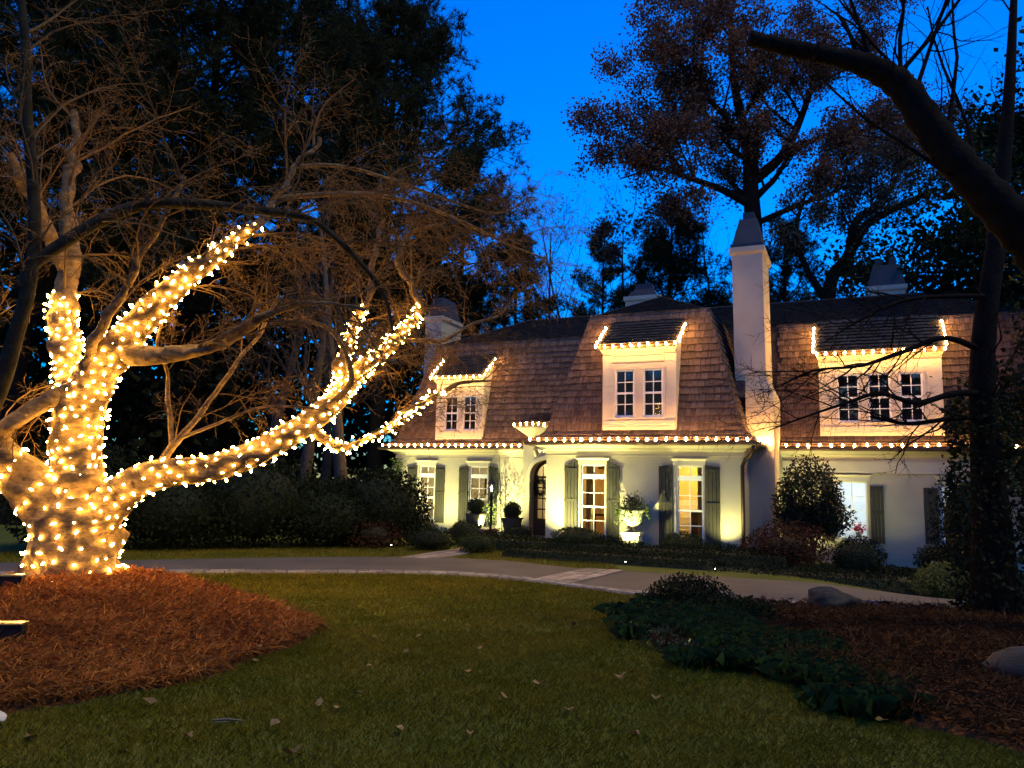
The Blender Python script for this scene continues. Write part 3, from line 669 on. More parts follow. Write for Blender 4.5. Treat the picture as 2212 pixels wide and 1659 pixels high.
for k in range(16):
    a = rg.uniform(0, 6.28); r0 = .28; L = rg.uniform(.12, .42); n = 34; q = np.linspace(0, 1, n)[:, None]
    T.append(np.c_[np.cos(a) * (r0 + .14 * np.sqrt(q)), np.sin(a) * (r0 + .14 * np.sqrt(q)), .58 - L * q ** 1.5] + rg.normal(size=(n, 3)) * .025)
np_obj('foliage', *leaf_geo(np.concatenate([P] + T), rg.uniform(.04, .09, 900 + 16 * 34), rg, .45), leaf_mid, p)
P = rg.normal(size=(240, 3)) * (.12, .1, .09) + (.0, 0, .78); np_obj('blossom', *leaf_geo(P, .06, rg, .6), leaf_red, p)

def sphere_leaves(n, r, rg, lo=.86, hi=1.04, lump=.06, seed=0):
    d = unit(rg.normal(size=(n, 3))); k = rg.normal(size=(6, 3)) * 2.2; ph = rg.uniform(0, 6, 6)
    l = 1 + lump * np.sin(d @ k.T + ph).sum(1) / 2
    return d * np.asarray(r) * (rg.uniform(lo, hi, n) * l)[:, None]
def ball_core(b, r, c=(0, 0, 0), k=.84, n=14):
    prof = [(max(.001, math.sin(math.pi * i / 8)) , -math.cos(math.pi * i / 8)) for i in range(9)]
    v0 = len(b.v); b.lathe(prof, n)
    b.v[v0:] = [(c[0] + x * r[0] * k, c[1] + y * r[1] * k, c[2] + z * r[2] * k) for x, y, z in b.v[v0:]]
def bush(name, loc, r, n, size, mat, seed, label, cat='shrub', group=None, cut=True, lump=.07, loose=0.0, stems=True):
    """clipped or loose shrub: leaves over a dense inner mass, on short stems"""
    rg = np.random.default_rng(seed); x, y = loc[0], loc[1]; z = gz(x, y)
    p = empty(name, (x, y, z), rg.uniform(0, 6), label=label, cat=cat, group=group)
    P = sphere_leaves(n, r, rg, .80 - loose, 1.05 + loose, lump); P[:, 2] += r[2] * .92
    P = P[P[:, 2] > .01]
    V, F = leaf_geo(P, rg.uniform(size * .6, size * 1.25, len(P)), rg, .55, (0, 0, .3))
    b = MB(); ball_core(b, r, (0, 0, r[2] * .92), .80 - loose); cv = np.array(b.v); cv[:, 2] = np.maximum(cv[:, 2], .02)
    np_obj('foliage', V, F, mat, p)
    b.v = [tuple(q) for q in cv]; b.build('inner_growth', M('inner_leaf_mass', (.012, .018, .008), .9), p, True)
    t = Tubes()
    for k in range(5):
        a = rg.uniform(0, 6.28); q = np.array([[0, 0, -.05], [math.cos(a) * r[0] * .15, math.sin(a) * r[1] * .15, r[2] * .4], [math.cos(a) * r[0] * .45, math.sin(a) * r[1] * .45, r[2]]])
        t.add(q, [.02, .016, .008], 5)
    t.obj('stem', bark_d, p); return p
def planter(s, t, zb, h, label_pot, label_ball, seed):
    p = empty('topiary_planter', hw(s, t, zb), -TH, label=label_pot, cat='planter')
    b = MB(); b.frustum((-.17, .17, -.17, .17), (-.24, .24, -.24, .24), 0, h); b.build('pot', M('dark_clay', (.045, .04, .03), .8, c2=(.06, .055, .035), nscale=4), p)
    b = MB(); b.box(-.26, .26, -.26, -.2, h, h + .04); b.box(-.26, .26, .2, .26, h, h + .04); b.box(-.26, -.2, -.2, .2, h, h + .04); b.box(.2, .26, -.2, .2, h, h + .04); b.build('rim', MATS['dark_clay'], p)
    MB().box(-.2, .2, -.2, .2, h - .06, h - .02).build('soil', M('soil', (.03, .02, .012), 1), p)
    rg = np.random.default_rng(seed); q = empty('topiary', hw(s, t, zb + h - .03), -TH, label=label_ball, cat='topiary')
    P = sphere_leaves(2600, (.28, .28, .27), rg, .82, 1.03, .03) + (0, 0, .27); np_obj('foliage', *leaf_geo(P, rg.uniform(.025, .045, 2600), rg, .6), leaf_box, q)
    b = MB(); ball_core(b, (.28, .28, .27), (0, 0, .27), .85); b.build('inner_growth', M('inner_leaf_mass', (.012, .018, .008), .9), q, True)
    MB().tube([(0, 0, -.05), (0, 0, .2)], .02, 6).build('stem', bark_d, q)
planter(-8.32, 1.75, .22, .42, 'dark square tapered planter on the low brick wall', 'clipped boxwood ball in the planter on the low brick wall', 21)
planter(-7.08, 1.75, .10, .45, 'dark square tapered planter beside the front door', 'clipped boxwood ball in the planter beside the front door', 22)
# low brick wall, every brick a piece
bw = empty('brick_wall', hw(-8.75, 1.28, 0), -TH, label='low brick wall below the topiary planter', cat='wall')
bm = MB().box(-.098, .098, -.06, .06, -.031, .031).mesh('brick', brick_m)
MB().box(-.02, 1.02, -.045, .78, 0, .205).build('mortar', M('mortar', (.22, .2, .17), .95), bw)
for j in range(3):
    for i in range(5): inst('brick', bm, bw, (.1 + i * .208 - (.05 if j % 2 else 0), -.012, .036 + j * .068))
for k in range(3): MB().box(-.06 + k * .38, .31 + k * .38, -.09, .82, .205, .235).build('coping_stone', stone_m, bw)
bw2 = empty('step_wall', hw(-7.5, 1.25, 0), -TH, label='low stone capped wall under the planter by the door', cat='wall')
MB().box(0, .95, 0, .8, 0, .07).build('wall_body', brick_m, bw2)
for k in range(2): MB().box(-.03 + k * .5, .47 + k * .5, -.03, .83, .07, .1).build('coping_stone', stone_m, bw2)
def pumpkin(loc, r, label):
    p = empty('pumpkin', loc, label=label, cat='pumpkin'); b = MB(); n = 32; prof = [(.15, .1), (.6, .02), (.92, .25), (1, .55), (.85, .9), (.5, 1.08), (.15, 1.02)]
    v = []; 
    for a, z in prof:
        for k in range(n): q = 2 * math.pi * k / n; rr = a * r * (1 - .09 * abs(math.sin(4 * q)) ** .5 * 1.0 + .05); v.append((rr * math.cos(q), rr * math.sin(q), z * r * .75))
    f = [(i * n + k, i * n + (k + 1) % n, (i + 1) * n + (k + 1) % n, (i + 1) * n + k) for i in range(len(prof) - 1) for k in range(n)] + [tuple(range(n))[::-1], tuple((len(prof) - 1) * n + k for k in range(n))]
    b.add(v, f).build('fruit', M('pumpkin_skin', (.55, .17, .03), .5, c2=(.45, .12, .02), nscale=4), p, True)
    MB().tube([(0, 0, r * .7), (.01, 0, r * .95), (.03, .01, r * 1.1)], [.03, .02, .015], 6).build('stalk', bark, p)
pumpkin(hw(-7.72, 1.15, 0), .16, 'orange pumpkin at the foot of the wall between the planters'); pumpkin(hw(-7.62, 1.6, .10), .13, 'small pumpkin on the step wall next to the planter by the door')
P = rg.normal(size=(260, 3)) * (.16, .14, .07) + (0, 0, .12); p = empty('autumn_mums', hw(-7.45, 1.05, 0), label='russet potted mums beside the pumpkin', cat='plant'); np_obj('foliage', *leaf_geo(P, .07, rg, .6), leaf_red, p); MB().lathe([(.1, 0), (.13, .12)], 12).build('pot', MATS['dark_clay'], p)
p = empty('wreath', hw(-6.53, 2.70, 1.52), -TH, label='green wreath hanging on the front door', cat='wreath')
a = rg.uniform(0, 6.28, 900); q = rg.normal(size=(900, 3)) * .05; P = np.c_[np.cos(a) * .19, np.zeros(900), np.sin(a) * .19 * 1.1] + q * (1, .6, 1); np_obj('greenery', *leaf_geo(P, .07, rg, .35), leaf_dark, p)
MB().tube([(.19 * math.cos(k * .3927), 0, .21 * math.sin(k * .3927)) for k in range(17)], .02, 5, False).build('hoop', bark_d, p)

# ------------------------------------------------------------------ ground, lawn, drive
def mixnoise_ground():
    m = bpy.data.materials.new('lawn_ground'); m.use_nodes = True; n = m.node_tree; N = n.nodes; L = n.links; p = N['Principled BSDF']
    p.inputs['Roughness'].default_value = .95; p.inputs['Specular IOR Level'].default_value = .1
    tc = N.new('ShaderNodeTexCoord'); a = N.new('ShaderNodeTexNoise'); a.inputs['Scale'].default_value = .55; a.inputs['Detail'].default_value = 6
    b = N.new('ShaderNodeTexNoise'); b.inputs['Scale'].default_value = 14; b.inputs['Detail'].default_value = 4
    L.new(tc.outputs['Object'], a.inputs['Vector']); L.new(tc.outputs['Object'], b.inputs['Vector'])
    r = N.new('ShaderNodeValToRGB'); e = r.color_ramp.elements
    e[0].position = .32; e[0].color = (.045, .062, .012, 1); e[1].position = .7; e[1].color = (.11, .10, .024, 1)
    q = e.new(.5); q.color = (.075, .09, .016, 1)
    ad = N.new('ShaderNodeMath'); ad.operation = 'MULTIPLY_ADD'; ad.inputs[1].default_value = .35; L.new(b.outputs['Fac'], ad.inputs[0])
    ml = N.new('ShaderNodeMath'); ml.operation = 'MULTIPLY'; ml.inputs[1].default_value = .68; L.new(a.outputs['Fac'], ml.inputs[0]); L.new(ml.outputs[0], ad.inputs[2])
    L.new(ad.outputs[0], r.inputs[0]); L.new(r.outputs[0], p.inputs['Base Color'])
    bp = N.new('ShaderNodeBump'); bp.inputs['Strength'].default_value = .6; bp.inputs['Distance'].default_value = .03; L.new(b.outputs['Fac'], bp.inputs['Height']); L.new(bp.outputs[0], p.inputs['Normal'])
    return m
lawn_m = mixnoise_ground()
xs = np.concatenate([[-400, -150, -60, -30], np.arange(-16, -6, .5), np.arange(-6, 6, .14), np.arange(6, 20.1, .5), [30, 60, 150, 400]]); ys = np.concatenate([[-60, -20, -5], np.arange(0, 4, .5), np.arange(4, 13.5, .14), np.arange(13.5, 30.1, .5), [45, 80, 160, 400]])
X, Y = np.meshgrid(xs, ys); Z = np.vectorize(gz)(X, Y); nx, ny = len(xs), len(ys)
i, j = np.meshgrid(np.arange(nx - 1), np.arange(ny - 1)); q = (j * nx + i).ravel()
np_obj('ground', np.stack([X, Y, Z], -1).reshape(-1, 3), np.stack([q, q + 1, q + nx + 1, q + nx], 1), lawn_m, smooth=True, kind='structure')

def catmull(P, n=12):
    P = [np.array(p, float) for p in P]; P = [2 * P[0] - P[1]] + P + [2 * P[-1] - P[-2]]; out = []
    for k in range(1, len(P) - 2):
        for u in np.linspace(0, 1, n, endpoint=False):
            a, b, c, d = P[k - 1:k + 3]; out.append(.5 * (2 * b + (c - a) * u + (2 * a - 5 * b + 4 * c - d) * u * u + (3 * b - a - 3 * c + d) * u ** 3))
    out.append(P[-2]); return np.array(out)
NEAR = catmull([(-16, 9.5), (-11.5, 11.6), (-8.2, 12.75), (-6.2, 13.4), (-3, 14.0), (-1, 14.1), (.33, 13.45), (1.2, 12.75), (2.3, 11.75), (4.3, 11.35), (6.5, 11.25), (10, 10.9), (18, 10)])
FARE = catmull([(-17, 11.5), (-12.5, 13.4), (-9.3, 14.5), (-7.2, 15.4), (-4.6, 16.5), (-2.4, 17.05), (-.3, 16.85), (1.4, 15.6), (3.1, 15.0), (5, 14.3), (7, 13.6), (11, 12.9), (18, 12)])
def sheet(name, A, B, z, mat, k=6, **kw):
    V = []
    for a, b in zip(A, B):
        for u in np.linspace(0, 1, k): p = a + (b - a) * u; V.append((p[0], p[1], gz(p[0], p[1]) + z))
    F = [(i * k + j, i * k + j + 1, (i + 1) * k + j + 1, (i + 1) * k + j) for i in range(len(A) - 1) for j in range(k - 1)]
    return np_obj(name, V, F, mat, **kw)
drive = sheet('driveway', NEAR, FARE, .012, asph, 8, kind='structure')
# edge stones, each a piece
RG = random.Random(2); est = [MB().frustum((-l / 2, l / 2, -.075, .075), (-l / 2 + .012, l / 2 - .012, -.063, .063), -.03, .03).mesh('edge_stone', kerb_m) for l in (.2, .26, .32)]
def edge(line, side):
    d = np.r_[0, np.cumsum(np.linalg.norm(np.diff(line, axis=0), axis=1))]; x = 0
    while x < d[-1]:
        k = RG.randrange(3); l = (.2, .26, .32)[k]; px = np.interp(x + l / 2, d, line[:, 0]); py = np.interp(x + l / 2, d, line[:, 1])
        qx = np.interp(x + l / 2 + .05, d, line[:, 0]); qy = np.interp(x + l / 2 + .05, d, line[:, 1])
        if -9.6 < px < 8: inst('edge_stone', est[k], drive, (px, py + side, gz(px, py) + .012 + RG.uniform(-.006, .008)), (RG.uniform(-.03, .03), RG.uniform(-.03, .03), math.atan2(qy - py, qx - px) + RG.uniform(-.03, .03)))
        x += l + .015
edge(NEAR, .05); 
# second course of the near edging
edge(NEAR + np.array([0, .165]), .05)
# flagstone band across the drive and the walk to the door
def flag_strip(name, p0, p1, q0, q1, nu, nv, z, parent=None, **kw):
    """p0->p1 one side, q0->q1 the other; stones with open joints"""
    p0, p1, q0, q1 = map(np.array, (p0, p1, q0, q1)); base = MB(); n = 8
    for k in range(n):
        a, b = k / n, (k + 1) / n; c = [p0 + (p1 - p0) * a, p0 + (p1 - p0) * b, q0 + (q1 - q0) * b, q0 + (q1 - q0) * a]
        base.add([(v[0], v[1], gz(*v) + z) for v in c], [(3, 2, 1, 0)])
    o = base.build(name, M('joint_sand', (.12, .1, .08), .95), parent, **kw)
    v = 0.0
    for jv in range(nv):
        u = -RG.uniform(0, .6 / nu); v1 = (jv + 1) / nv
        while u < 1:
            u1 = u + RG.uniform(.7, 1.35) / nu; a0, a1 = max(u, 0) + .006, min(u1, 1) - .006; b0, b1 = v + .02, v1 - .02
            if a1 - a0 > .02:
                P = lambda uu, vv: (p0 + (p1 - p0) * uu) * (1 - vv) + (q0 + (q1 - q0) * uu) * vv
                c = [P(a0, b0), P(a1, b0), P(a1, b1), P(a0, b1)]; h = RG.uniform(.01, .018); zz = gz(*c[0]) + z
                MB().add([(x, y, zz) for x, y in c] + [(x, y, zz + h) for x, y in c], [(4, 5, 6, 7), (0, 1, 5, 4), (1, 2, 6, 5), (2, 3, 7, 6), (3, 0, 4, 7)][::1]).build('flagstone', stone_m, o)
            u = u1
        v = v1
    return o
flag_strip('flagstone_band', (.35, 13.55), (1.55, 15.55), (1.0, 13.05), (2.25, 15.3), 5, 3, .018, drive)
walk = flag_strip('walkway', (-2.35, 16.95), (-1.35, 19.3), (-1.5, 16.85), (-.6, 19.0), 6, 3, .01, kind='structure')
flag_strip('walkway', (-1.35, 19.32), (.35, 22.8), (-.6, 19.02), (1.5, 22.4), 9, 4, .01, kind='structure')

# grass blades over the near lawn
blade_m = M('grass_blade', (.115, .115, .006), .7, var=.5, c2=(.20, .155, .014), nscale=1.1, ndet=5, trans=.25, spec=.15)
def inside(P, poly):
    x, y = P[:, 0], P[:, 1]; r = np.zeros(len(P), bool); n = len(poly)
    for k in range(n):
        (x0, y0), (x1, y1) = poly[k], poly[(k + 1) % n]
        r ^= ((y0 > y) != (y1 > y)) & (x < (x1 - x0) * (y - y0) / (y1 - y0 + 1e-12) + x0)
    return r
MULCH_L = catmull([(-9.0, 8.2), (-8.4, 11.2), (-6.5, 11.9), (-4.9, 10.9), (-3.6, 10.1), (-2.35, 9.1), (-2.05, 8.5), (-2.3, 7.4), (-2.75, 6.3), (-3.4, 5.75), (-4.4, 5.4), (-6.5, 5.6), (-9.0, 8.2)], 8)[:, :2]
MULCH_R = catmull([(1.2, 8.9), (1.5, 9.9), (2.2, 11.2), (3.2, 11.45), (4.4, 11.15), (6.5, 11.0), (9.5, 10.7), (9.5, 5.0), (4.5, 4.4), (3.55, 4.9), (2.95, 5.75), (2.3, 6.9), (1.7, 7.9), (1.2, 8.9)], 8)[:, :2]
rg = np.random.default_rng(77)
def near_y(x): return np.interp(x, NEAR[:, 0], NEAR[:, 1])
def blades(n, xr, yr, keep, h0, h1, wd, lean, name, mat, label, cat, clump=None, parent=None):
    P = np.c_[rg.uniform(*xr, n), rg.uniform(*yr, n)]; P = P[keep(P)]; n = len(P)
    k = rg.uniform(0, 1, n); h = rg.uniform(h0, h1, n)[:, None]; a = rg.uniform(0, 6.28, n); d = np.c_[np.cos(a), np.sin(a), np.zeros(n)]
    b = np.c_[-np.sin(a), np.cos(a), np.zeros(n)]; z = np.array([gz(x, y) for x, y in P]); B = np.c_[P, z]; ln = rg.uniform(*lean, n)[:, None]
    w_ = wd * rg.uniform(.7, 1.3, n)[:, None]; up = np.array([0, 0, 1.])
    m = B + d * h * ln * .35 + up * h * .6; t = B + d * h * ln + up * h
    V = np.stack([B - b * w_, B + b * w_, m + b * w_ * .8, t, m - b * w_ * .8], 1).reshape(-1, 3)
    return np_obj(name, V, np.arange(n * 5).reshape(n, 5), mat, parent, kind='stuff', label=label, cat=cat)
def lawn_keep(P): return ~inside(P, MULCH_L) & ~inside(P, MULCH_R) & (P[:, 1] < near_y(P[:, 0]) - .08) & (np.abs(P[:, 0]) < P[:, 1] * .72 + .5)
blades(150000, (-5, 5), (4.4, 9), lawn_keep, .02, .05, .0024, (.2, 1.3), 'lawn_grass', blade_m, 'short mown green lawn grass between the tree bed and the drive', 'grass')
blades(110000, (-8, 3), (9, 14.2), lawn_keep, .02, .05, .004, (.2, 1.3), 'far_lawn_grass', blade_m, 'short lawn grass running up to the drive edging', 'grass')
def strip_keep(P):
    fy = np.interp(P[:, 0], FARE[:, 0], FARE[:, 1]); k = (P[:, 1] > fy + .06) & (P[:, 1] < fy + 2.3)
    return k & ~inside(P, np.array([(-2.45, 16.5), (-1.4, 19.4), (-.5, 19.0), (-1.4, 16.5)]))
blades(60000, (-11, 2.2), (13, 19.5), strip_keep, .02, .05, .005, (.2, 1.2), 'verge_grass', blade_m, 'grass verge beyond the drive in front of the hedges', 'grass')

# pine-straw beds
straw_m = M('pine_straw', (.40, .15, .030), .8, var=.5, c2=(.26, .085, .018), nscale=1.3, trans=.1, spec=.15)
straw_base = M('straw_bed', (.19, .065, .016), .95, c2=(.12, .04, .012), nscale=8, bump=1, bscale=30)
def lump(P, c, hgt, sig): return hgt * np.exp(-((P[:, 0] - c[0]) ** 2 + (P[:, 1] - c[1]) ** 2) / (2 * sig * sig))
NB = rg.normal(size=(9, 2)) * 2.6; NPH = rg.uniform(0, 6, 9)
def bedz_l(P): return .05 + lump(P, (-5.4, 10.0), .30, 1.4) + lump(P, (-3.6, 9.0), .10, .9) + lump(P, (-4.6, 7.6), .10, 1.2) + .018 * np.sin(P @ NB.T + NPH).sum(1) / 2
def bedz_r(P): return .04 + lump(P, (4.8, 8.5), .12, 1.5) + lump(P, (3.9, 6.3), .08, .8) + .018 * np.sin(P @ NB.T + NPH).sum(1) / 2
def bed(name, poly, fz, seed_pt):
    c = np.array(seed_pt); rings = 14; n = len(poly) - 1; V = []
    for k in range(rings + 1):
        u = (1 - (k / rings)) ; q = c + (poly[:-1] - c) * u; e = min(1, k / 2.0); z = fz(q) * e - (.02 if k == 0 else 0)
        V.append(np.c_[q, z])
    V = np.concatenate(V); F = [(k * n + i, k * n + (i + 1) % n, (k + 1) * n + (i + 1) % n, (k + 1) * n + i) for k in range(rings) for i in range(n)]
    return np_obj(name, V, F, straw_base, smooth=True, kind='structure')
bed('left_mulch_bed', MULCH_L, bedz_l, (-5.2, 8.6)); bed('right_mulch_bed', MULCH_R, bedz_r, (5.2, 8.0))
def straw(n, poly, fz, name, label, ymax=12, wd=.0022, mat=straw_m):
    lo, hi = poly.min(0), poly.max(0); P = np.c_[rg.uniform(lo[0], hi[0], n), rg.uniform(lo[1], hi[1], n)]
    P = P[inside(P, poly) & (np.abs(P[:, 0]) < P[:, 1] * .72 + .6)]; n = len(P); z = fz(P)
    a = rg.uniform(0, 6.28, n); el = rg.normal(0.12, .38, n); L = rg.uniform(.08, .2, n)[:, None]
    d = np.c_[np.cos(a) * np.cos(el), np.sin(a) * np.cos(el), np.sin(el)]; b = unit(np.cross(d, (0, 0, 1.))); B = np.c_[P, z + rg.uniform(-.005, .045, n)]
    sag = np.array([0, 0, -1.]) * (L * rg.uniform(.0, .5, n)[:, None]); w_ = wd * (1 + .1 * P[:, 1:2]); m = B + d * L * .5; t = B + d * L + sag * .5
    V = np.stack([B - b * w_, B + b * w_, m + b * w_, t, m - b * w_], 1).reshape(-1, 3)
    np_obj(name, V, np.arange(n * 5).reshape(n, 5), mat, kind='stuff', label=label, cat='pine straw')
straw(120000, MULCH_L, bedz_l, 'pine_straw', 'rust coloured pine straw heaped round the lit tree')
straw(90000, MULCH_R, bedz_r, 'pine_straw', 'brown pine straw in the shaded right hand bed', mat=M('shaded_pine_straw', (.09, .038, .010), .8, var=.5, c2=(.055, .022, .007), nscale=1.3, trans=.1, spec=.15))  # same straw, with the shade of the right bed put into its colour

# ground-cover in the right bed
def poly_px(pts): return np.array([gp(*p)[:2] for p in pts])
GC = poly_px([(1335, 1385), (1370, 1345), (1430, 1315), (1560, 1330), (1660, 1370), (1790, 1420), (1900, 1490), (1950, 1550), (1905, 1590), (1760, 1540), (1600, 1480), (1450, 1425)])
lir_m = M('liriope_blade', (.020, .042, .009), .4, var=.7, spec=.35, trans=.1)
n = 16000; lo, hi = GC.min(0), GC.max(0); P = np.c_[rg.uniform(lo[0], hi[0], 900), rg.uniform(lo[1], hi[1], 900)]; P = P[inside(P + rg.normal(size=P.shape) * .13, GC) & (np.sin(P @ NB.T * 1.7 + NPH).sum(1) > -2.2)]
k = rg.integers(0, len(P), n); Q = P[k] + rg.normal(size=(n, 2)) * .035
h = rg.uniform(.10, .26, n)[:, None]; a = rg.uniform(0, 6.28, n); d = np.c_[np.cos(a), np.sin(a), np.zeros(n)]; b = np.c_[-np.sin(a), np.cos(a), np.zeros(n)]
B = np.c_[Q, np.full(n, .03)]; ln = rg.uniform(.3, 1.1, n)[:, None]; w_ = .005; up = np.array([0, 0, 1.])
m = B + d * h * ln * .4 + up * h * .75; t = B + d * h * ln + up * h * (.95 - .45 * ln)
np_obj('liriope', np.stack([B - b * w_, B + b * w_, m + b * w_, t, m - b * w_], 1).reshape(-1, 3), np.arange(n * 5).reshape(n, 5), lir_m, kind='stuff', label='dark green strappy ground cover edging the right bed', cat='ground cover')
GV = poly_px([(1335, 1385), (1370, 1340), (1450, 1305), (1600, 1310), (1700, 1370), (1640, 1440), (1520, 1440), (1430, 1420)])
n = 26000; lo, hi = GV.min(0), GV.max(0); P = np.c_[rg.uniform(lo[0], hi[0], n), rg.uniform(lo[1], hi[1], n)]; P = P[inside(P + rg.normal(size=P.shape) * .10, GV) & (np.sin(P @ NB.T * 2.3 + NPH).sum(1) > -1.6)]
hz = .04 + .12 * (.5 + .5 * np.sin(P @ NB[:4].T * 1.4).mean(1)); P3 = np.c_[P, rg.uniform(.2, 1, len(P)) * hz + .03]
np_obj('leafy_ground_cover', *leaf_geo(P3, rg.uniform(.025, .055, len(P3)), rg, .5, (0, 0, .5)), M('periwinkle_leaf', (.022, .040, .010), .35, var=.7, spec=.4, trans=.1), kind='stuff', label='low dark glossy leaved ground cover at the lawn edge', cat='ground cover')

# rocks
def rock(loc, r, seed, label, mat=M('granite', (.055, .05, .04), .9, c2=(.03, .027, .022), nscale=4, bump=.8, bscale=14)):
    rg2 = np.random.default_rng(seed); b = MB(); b.lathe([(math.sin(math.pi * (i + .02) / 26.04), -math.cos(math.pi * (i + .02) / 26.04)) for i in range(27)], 40)
    v = np.array(b.v); pl = unit(rg2.normal(size=(11, 3)))
    for q in pl: v -= np.outer(np.maximum(v @ q - .74, 0) * .85, q)
    for f, am in ((2.2, .08), (5.5, .035), (13, .014), (27, .006)):
        k = rg2.normal(size=(5, 3)) * f; v = v * (1 + am * np.sin(v @ k.T + rg2.uniform(0, 6, 5)).sum(1)[:, None] / 1.6)
    b.v = [tuple(q) for q in v * np.array(r)]; return b.build('boulder', mat, smooth=True, loc=loc, rz=seed, label=label, cat='rock')
rock((4.5, 11.0, .12), (.42, .30, .24), 3, 'pale half buried boulder beside the drive in the right bed')
rock((4.85, 6.75, .10), (.7, .5, .36), 9, 'large low grey boulder in the pine straw at the right bed')
rock((-3.44, 5.42, .05), (.09, .07, .06), 12, 'small white stone at the edge of the straw bed', M('white_stone', (.6, .55, .48), .8))

# fallen leaves
lm = []
for k in range(4):
    b = MB(); n = 12; v = [(0, 0, .012)]
    for i in range(n):
        a = 2 * math.pi * i / n; r = (.045 if i % 2 == 0 else .03) * (1.25 if abs(math.cos(a)) > .8 else .8); v.append((r * math.cos(a), r * math.sin(a), .012 + .018 * math.sin(2 * a + k) * (1 if k % 2 else .5) + .006))
    b.add(v, [(0, i + 1, (i + 1) % n + 1) for i in range(n)]); b.tube([(.05, 0, .012), (.085, .008, .02)], .0016, 3)
    lm.append(b.mesh('fallen_leaf', M('leaf_litter', (.17, .09, .03), .8, var=.6, c2=(.22, .15, .06), nscale=20, trans=.15)))
lp = [(1035, 1413), (905, 1382), (810, 1388), (730, 1540), (540, 1360), (1230, 1548), (1095, 1520), (1165, 1490), (405, 1605), (540, 1440), (635, 1640), (690, 1530), (770, 1510), (1900, 1570), (1500, 1500), (960, 1350), (1080, 1330), (1010, 1460), (880, 1420), (320, 1530), (60, 1610), (260, 1640), (800, 1450), (1340, 1470), (1420, 1520), (1240, 1360), (1370, 1600), (1010, 1600), (860, 1590), (600, 1580), (440, 1530), (1160, 1340), (940, 1330), (700, 1320), (1280, 1420), (1130, 1400), (1560, 1600), (1770, 1640), (560, 1520), (760, 1620)]
RL = random.Random(4)
for x, y in lp[:30]:
    q = gp(x + RL.uniform(-4, 4), y); inst('fallen_leaf', RL.choice(lm), None, (q.x, q.y, .03 + RL.uniform(0, .015)), (RL.uniform(-.4, .4), RL.uniform(-.4, .4), RL.random() * 6), (RL.uniform(.7, 1.2),) * 3, label='dry brown leaf fallen on the mown lawn', cat='leaf', group='fallen leaves on the lawn')
for x, y in [(560, 1425), (610, 1390), (430, 1400), (350, 1420), (520, 1370), (470, 1330), (250, 1440), (120, 1410), (300, 1360), (620, 1350)]:
    q = gp(x, y); zz = float(bedz_l(np.array([[q.x, q.y]]))[0]); inst('fallen_leaf', RL.choice(lm), None, (q.x, q.y, zz + .035), (RL.uniform(-.4, .4), RL.uniform(-.4, .4), RL.random() * 6), (RL.uniform(.6, 1),) * 3, label='pale dry leaf lying on the rust coloured pine straw', cat='leaf', group='leaves on the straw bed')
q = gp(490, 1566); MB().tube([(0, 0, .03), (.1, .01, .035), (.21, .0, .03)], [.008, .01, .006], 6).tube([(.03, -.05, .03), (.12, -.045, .035)], .005, 5).build('fallen_stick', M('pale_stick', (.16, .13, .08), .9, spec=.05), loc=(q.x - .1, q.y, .0), label='short pale stick lying on the near lawn', cat='stick')
# two flat flood fixtures facing the trunk, at the left edge
def flood(x, y, rz, label):
    q = gp(x, y); zz = float(bedz_l(np.array([[q.x, q.y]]))[0]); p = empty('tree_floodlight', (q.x, q.y, zz), rz, label=label, cat='floodlight')
    o = MB().box(-.16, .16, -.04, .05, .06, .17).build('housing', iron, p)
    MB().box(-.17, .17, -.06, .055, .17, .185).build('metal_rim', M('bright_steel', (.6, .58, .5), .3, metal=1), p)
    MB().tube([(-.17, 0, .11), (-.19, 0, .0), (.19, 0, .0), (.17, 0, .11)], .01, 5).build('stand', iron, p)
flood(8, 1338, .2, 'flat black floodlight standing in the straw beside the lit trunk'); flood(2, 1442, .1, 'flat black floodlight standing at the front of the straw bed')

# ------------------------------------------------------------------ trees
def smooth_line(P, n=6): return catmull(P, n)
def grow(T, tips, p, d, L, r, lv, prm, rg):
    """recursive limb: wandering line, children along it, tips kept for leaves"""
    ns = prm['seg'][lv]; P = [np.array(p, float)]; d = np.array(d, float); d /= np.linalg.norm(d)
    tro = np.array(prm['trop'][lv]); wn = prm['wander'][lv]; D = [d]
    for k in range(ns):
        d = d + rg.normal(size=3) * wn + tro * (k + 1) / ns; d /= np.linalg.norm(d); P.append(P[-1] + d * L / ns); D.append(d)
    P = np.array(P); q = np.linspace(0, 1, ns + 1); R = r * (1 - q * prm['taper'][lv])
    T.add(P, R, prm['sides'][lv])
    last = lv + 1 >= len(prm['seg'])
    if last:
        tips.append((P[-1], D[-1])); tips.append((P[len(P) // 2], D[len(P) // 2])); return
    nc = prm['kids'][lv]; nc = max(1, int(nc * rg.uniform(.75, 1.25)))
    for c in range(nc):
        u = prm['start'][lv] + (1 - prm['start'][lv]) * (c + rg.uniform(.2, .9)) / nc; k = min(ns - 1, int(u * ns)); f = u * ns - k
        pos = P[k] * (1 - f) + P[k + 1] * f; dd = D[k]; s = unit(np.cross(dd, rg.normal(size=3))); ang = prm['ang'][lv] * rg.uniform(.65, 1.3)
        nd = dd * math.cos(ang) + s * math.sin(ang); cl = L * prm['len'][lv] * rg.uniform(.6, 1.2) * (1.15 - .5 * u)
        grow(T, tips, pos, nd, cl, max(prm['rmin'], r * (1 - u * prm['taper'][lv]) * prm['rk'][lv]), lv + 1, prm, rg)
    tips.append((P[-1], D[-1]))

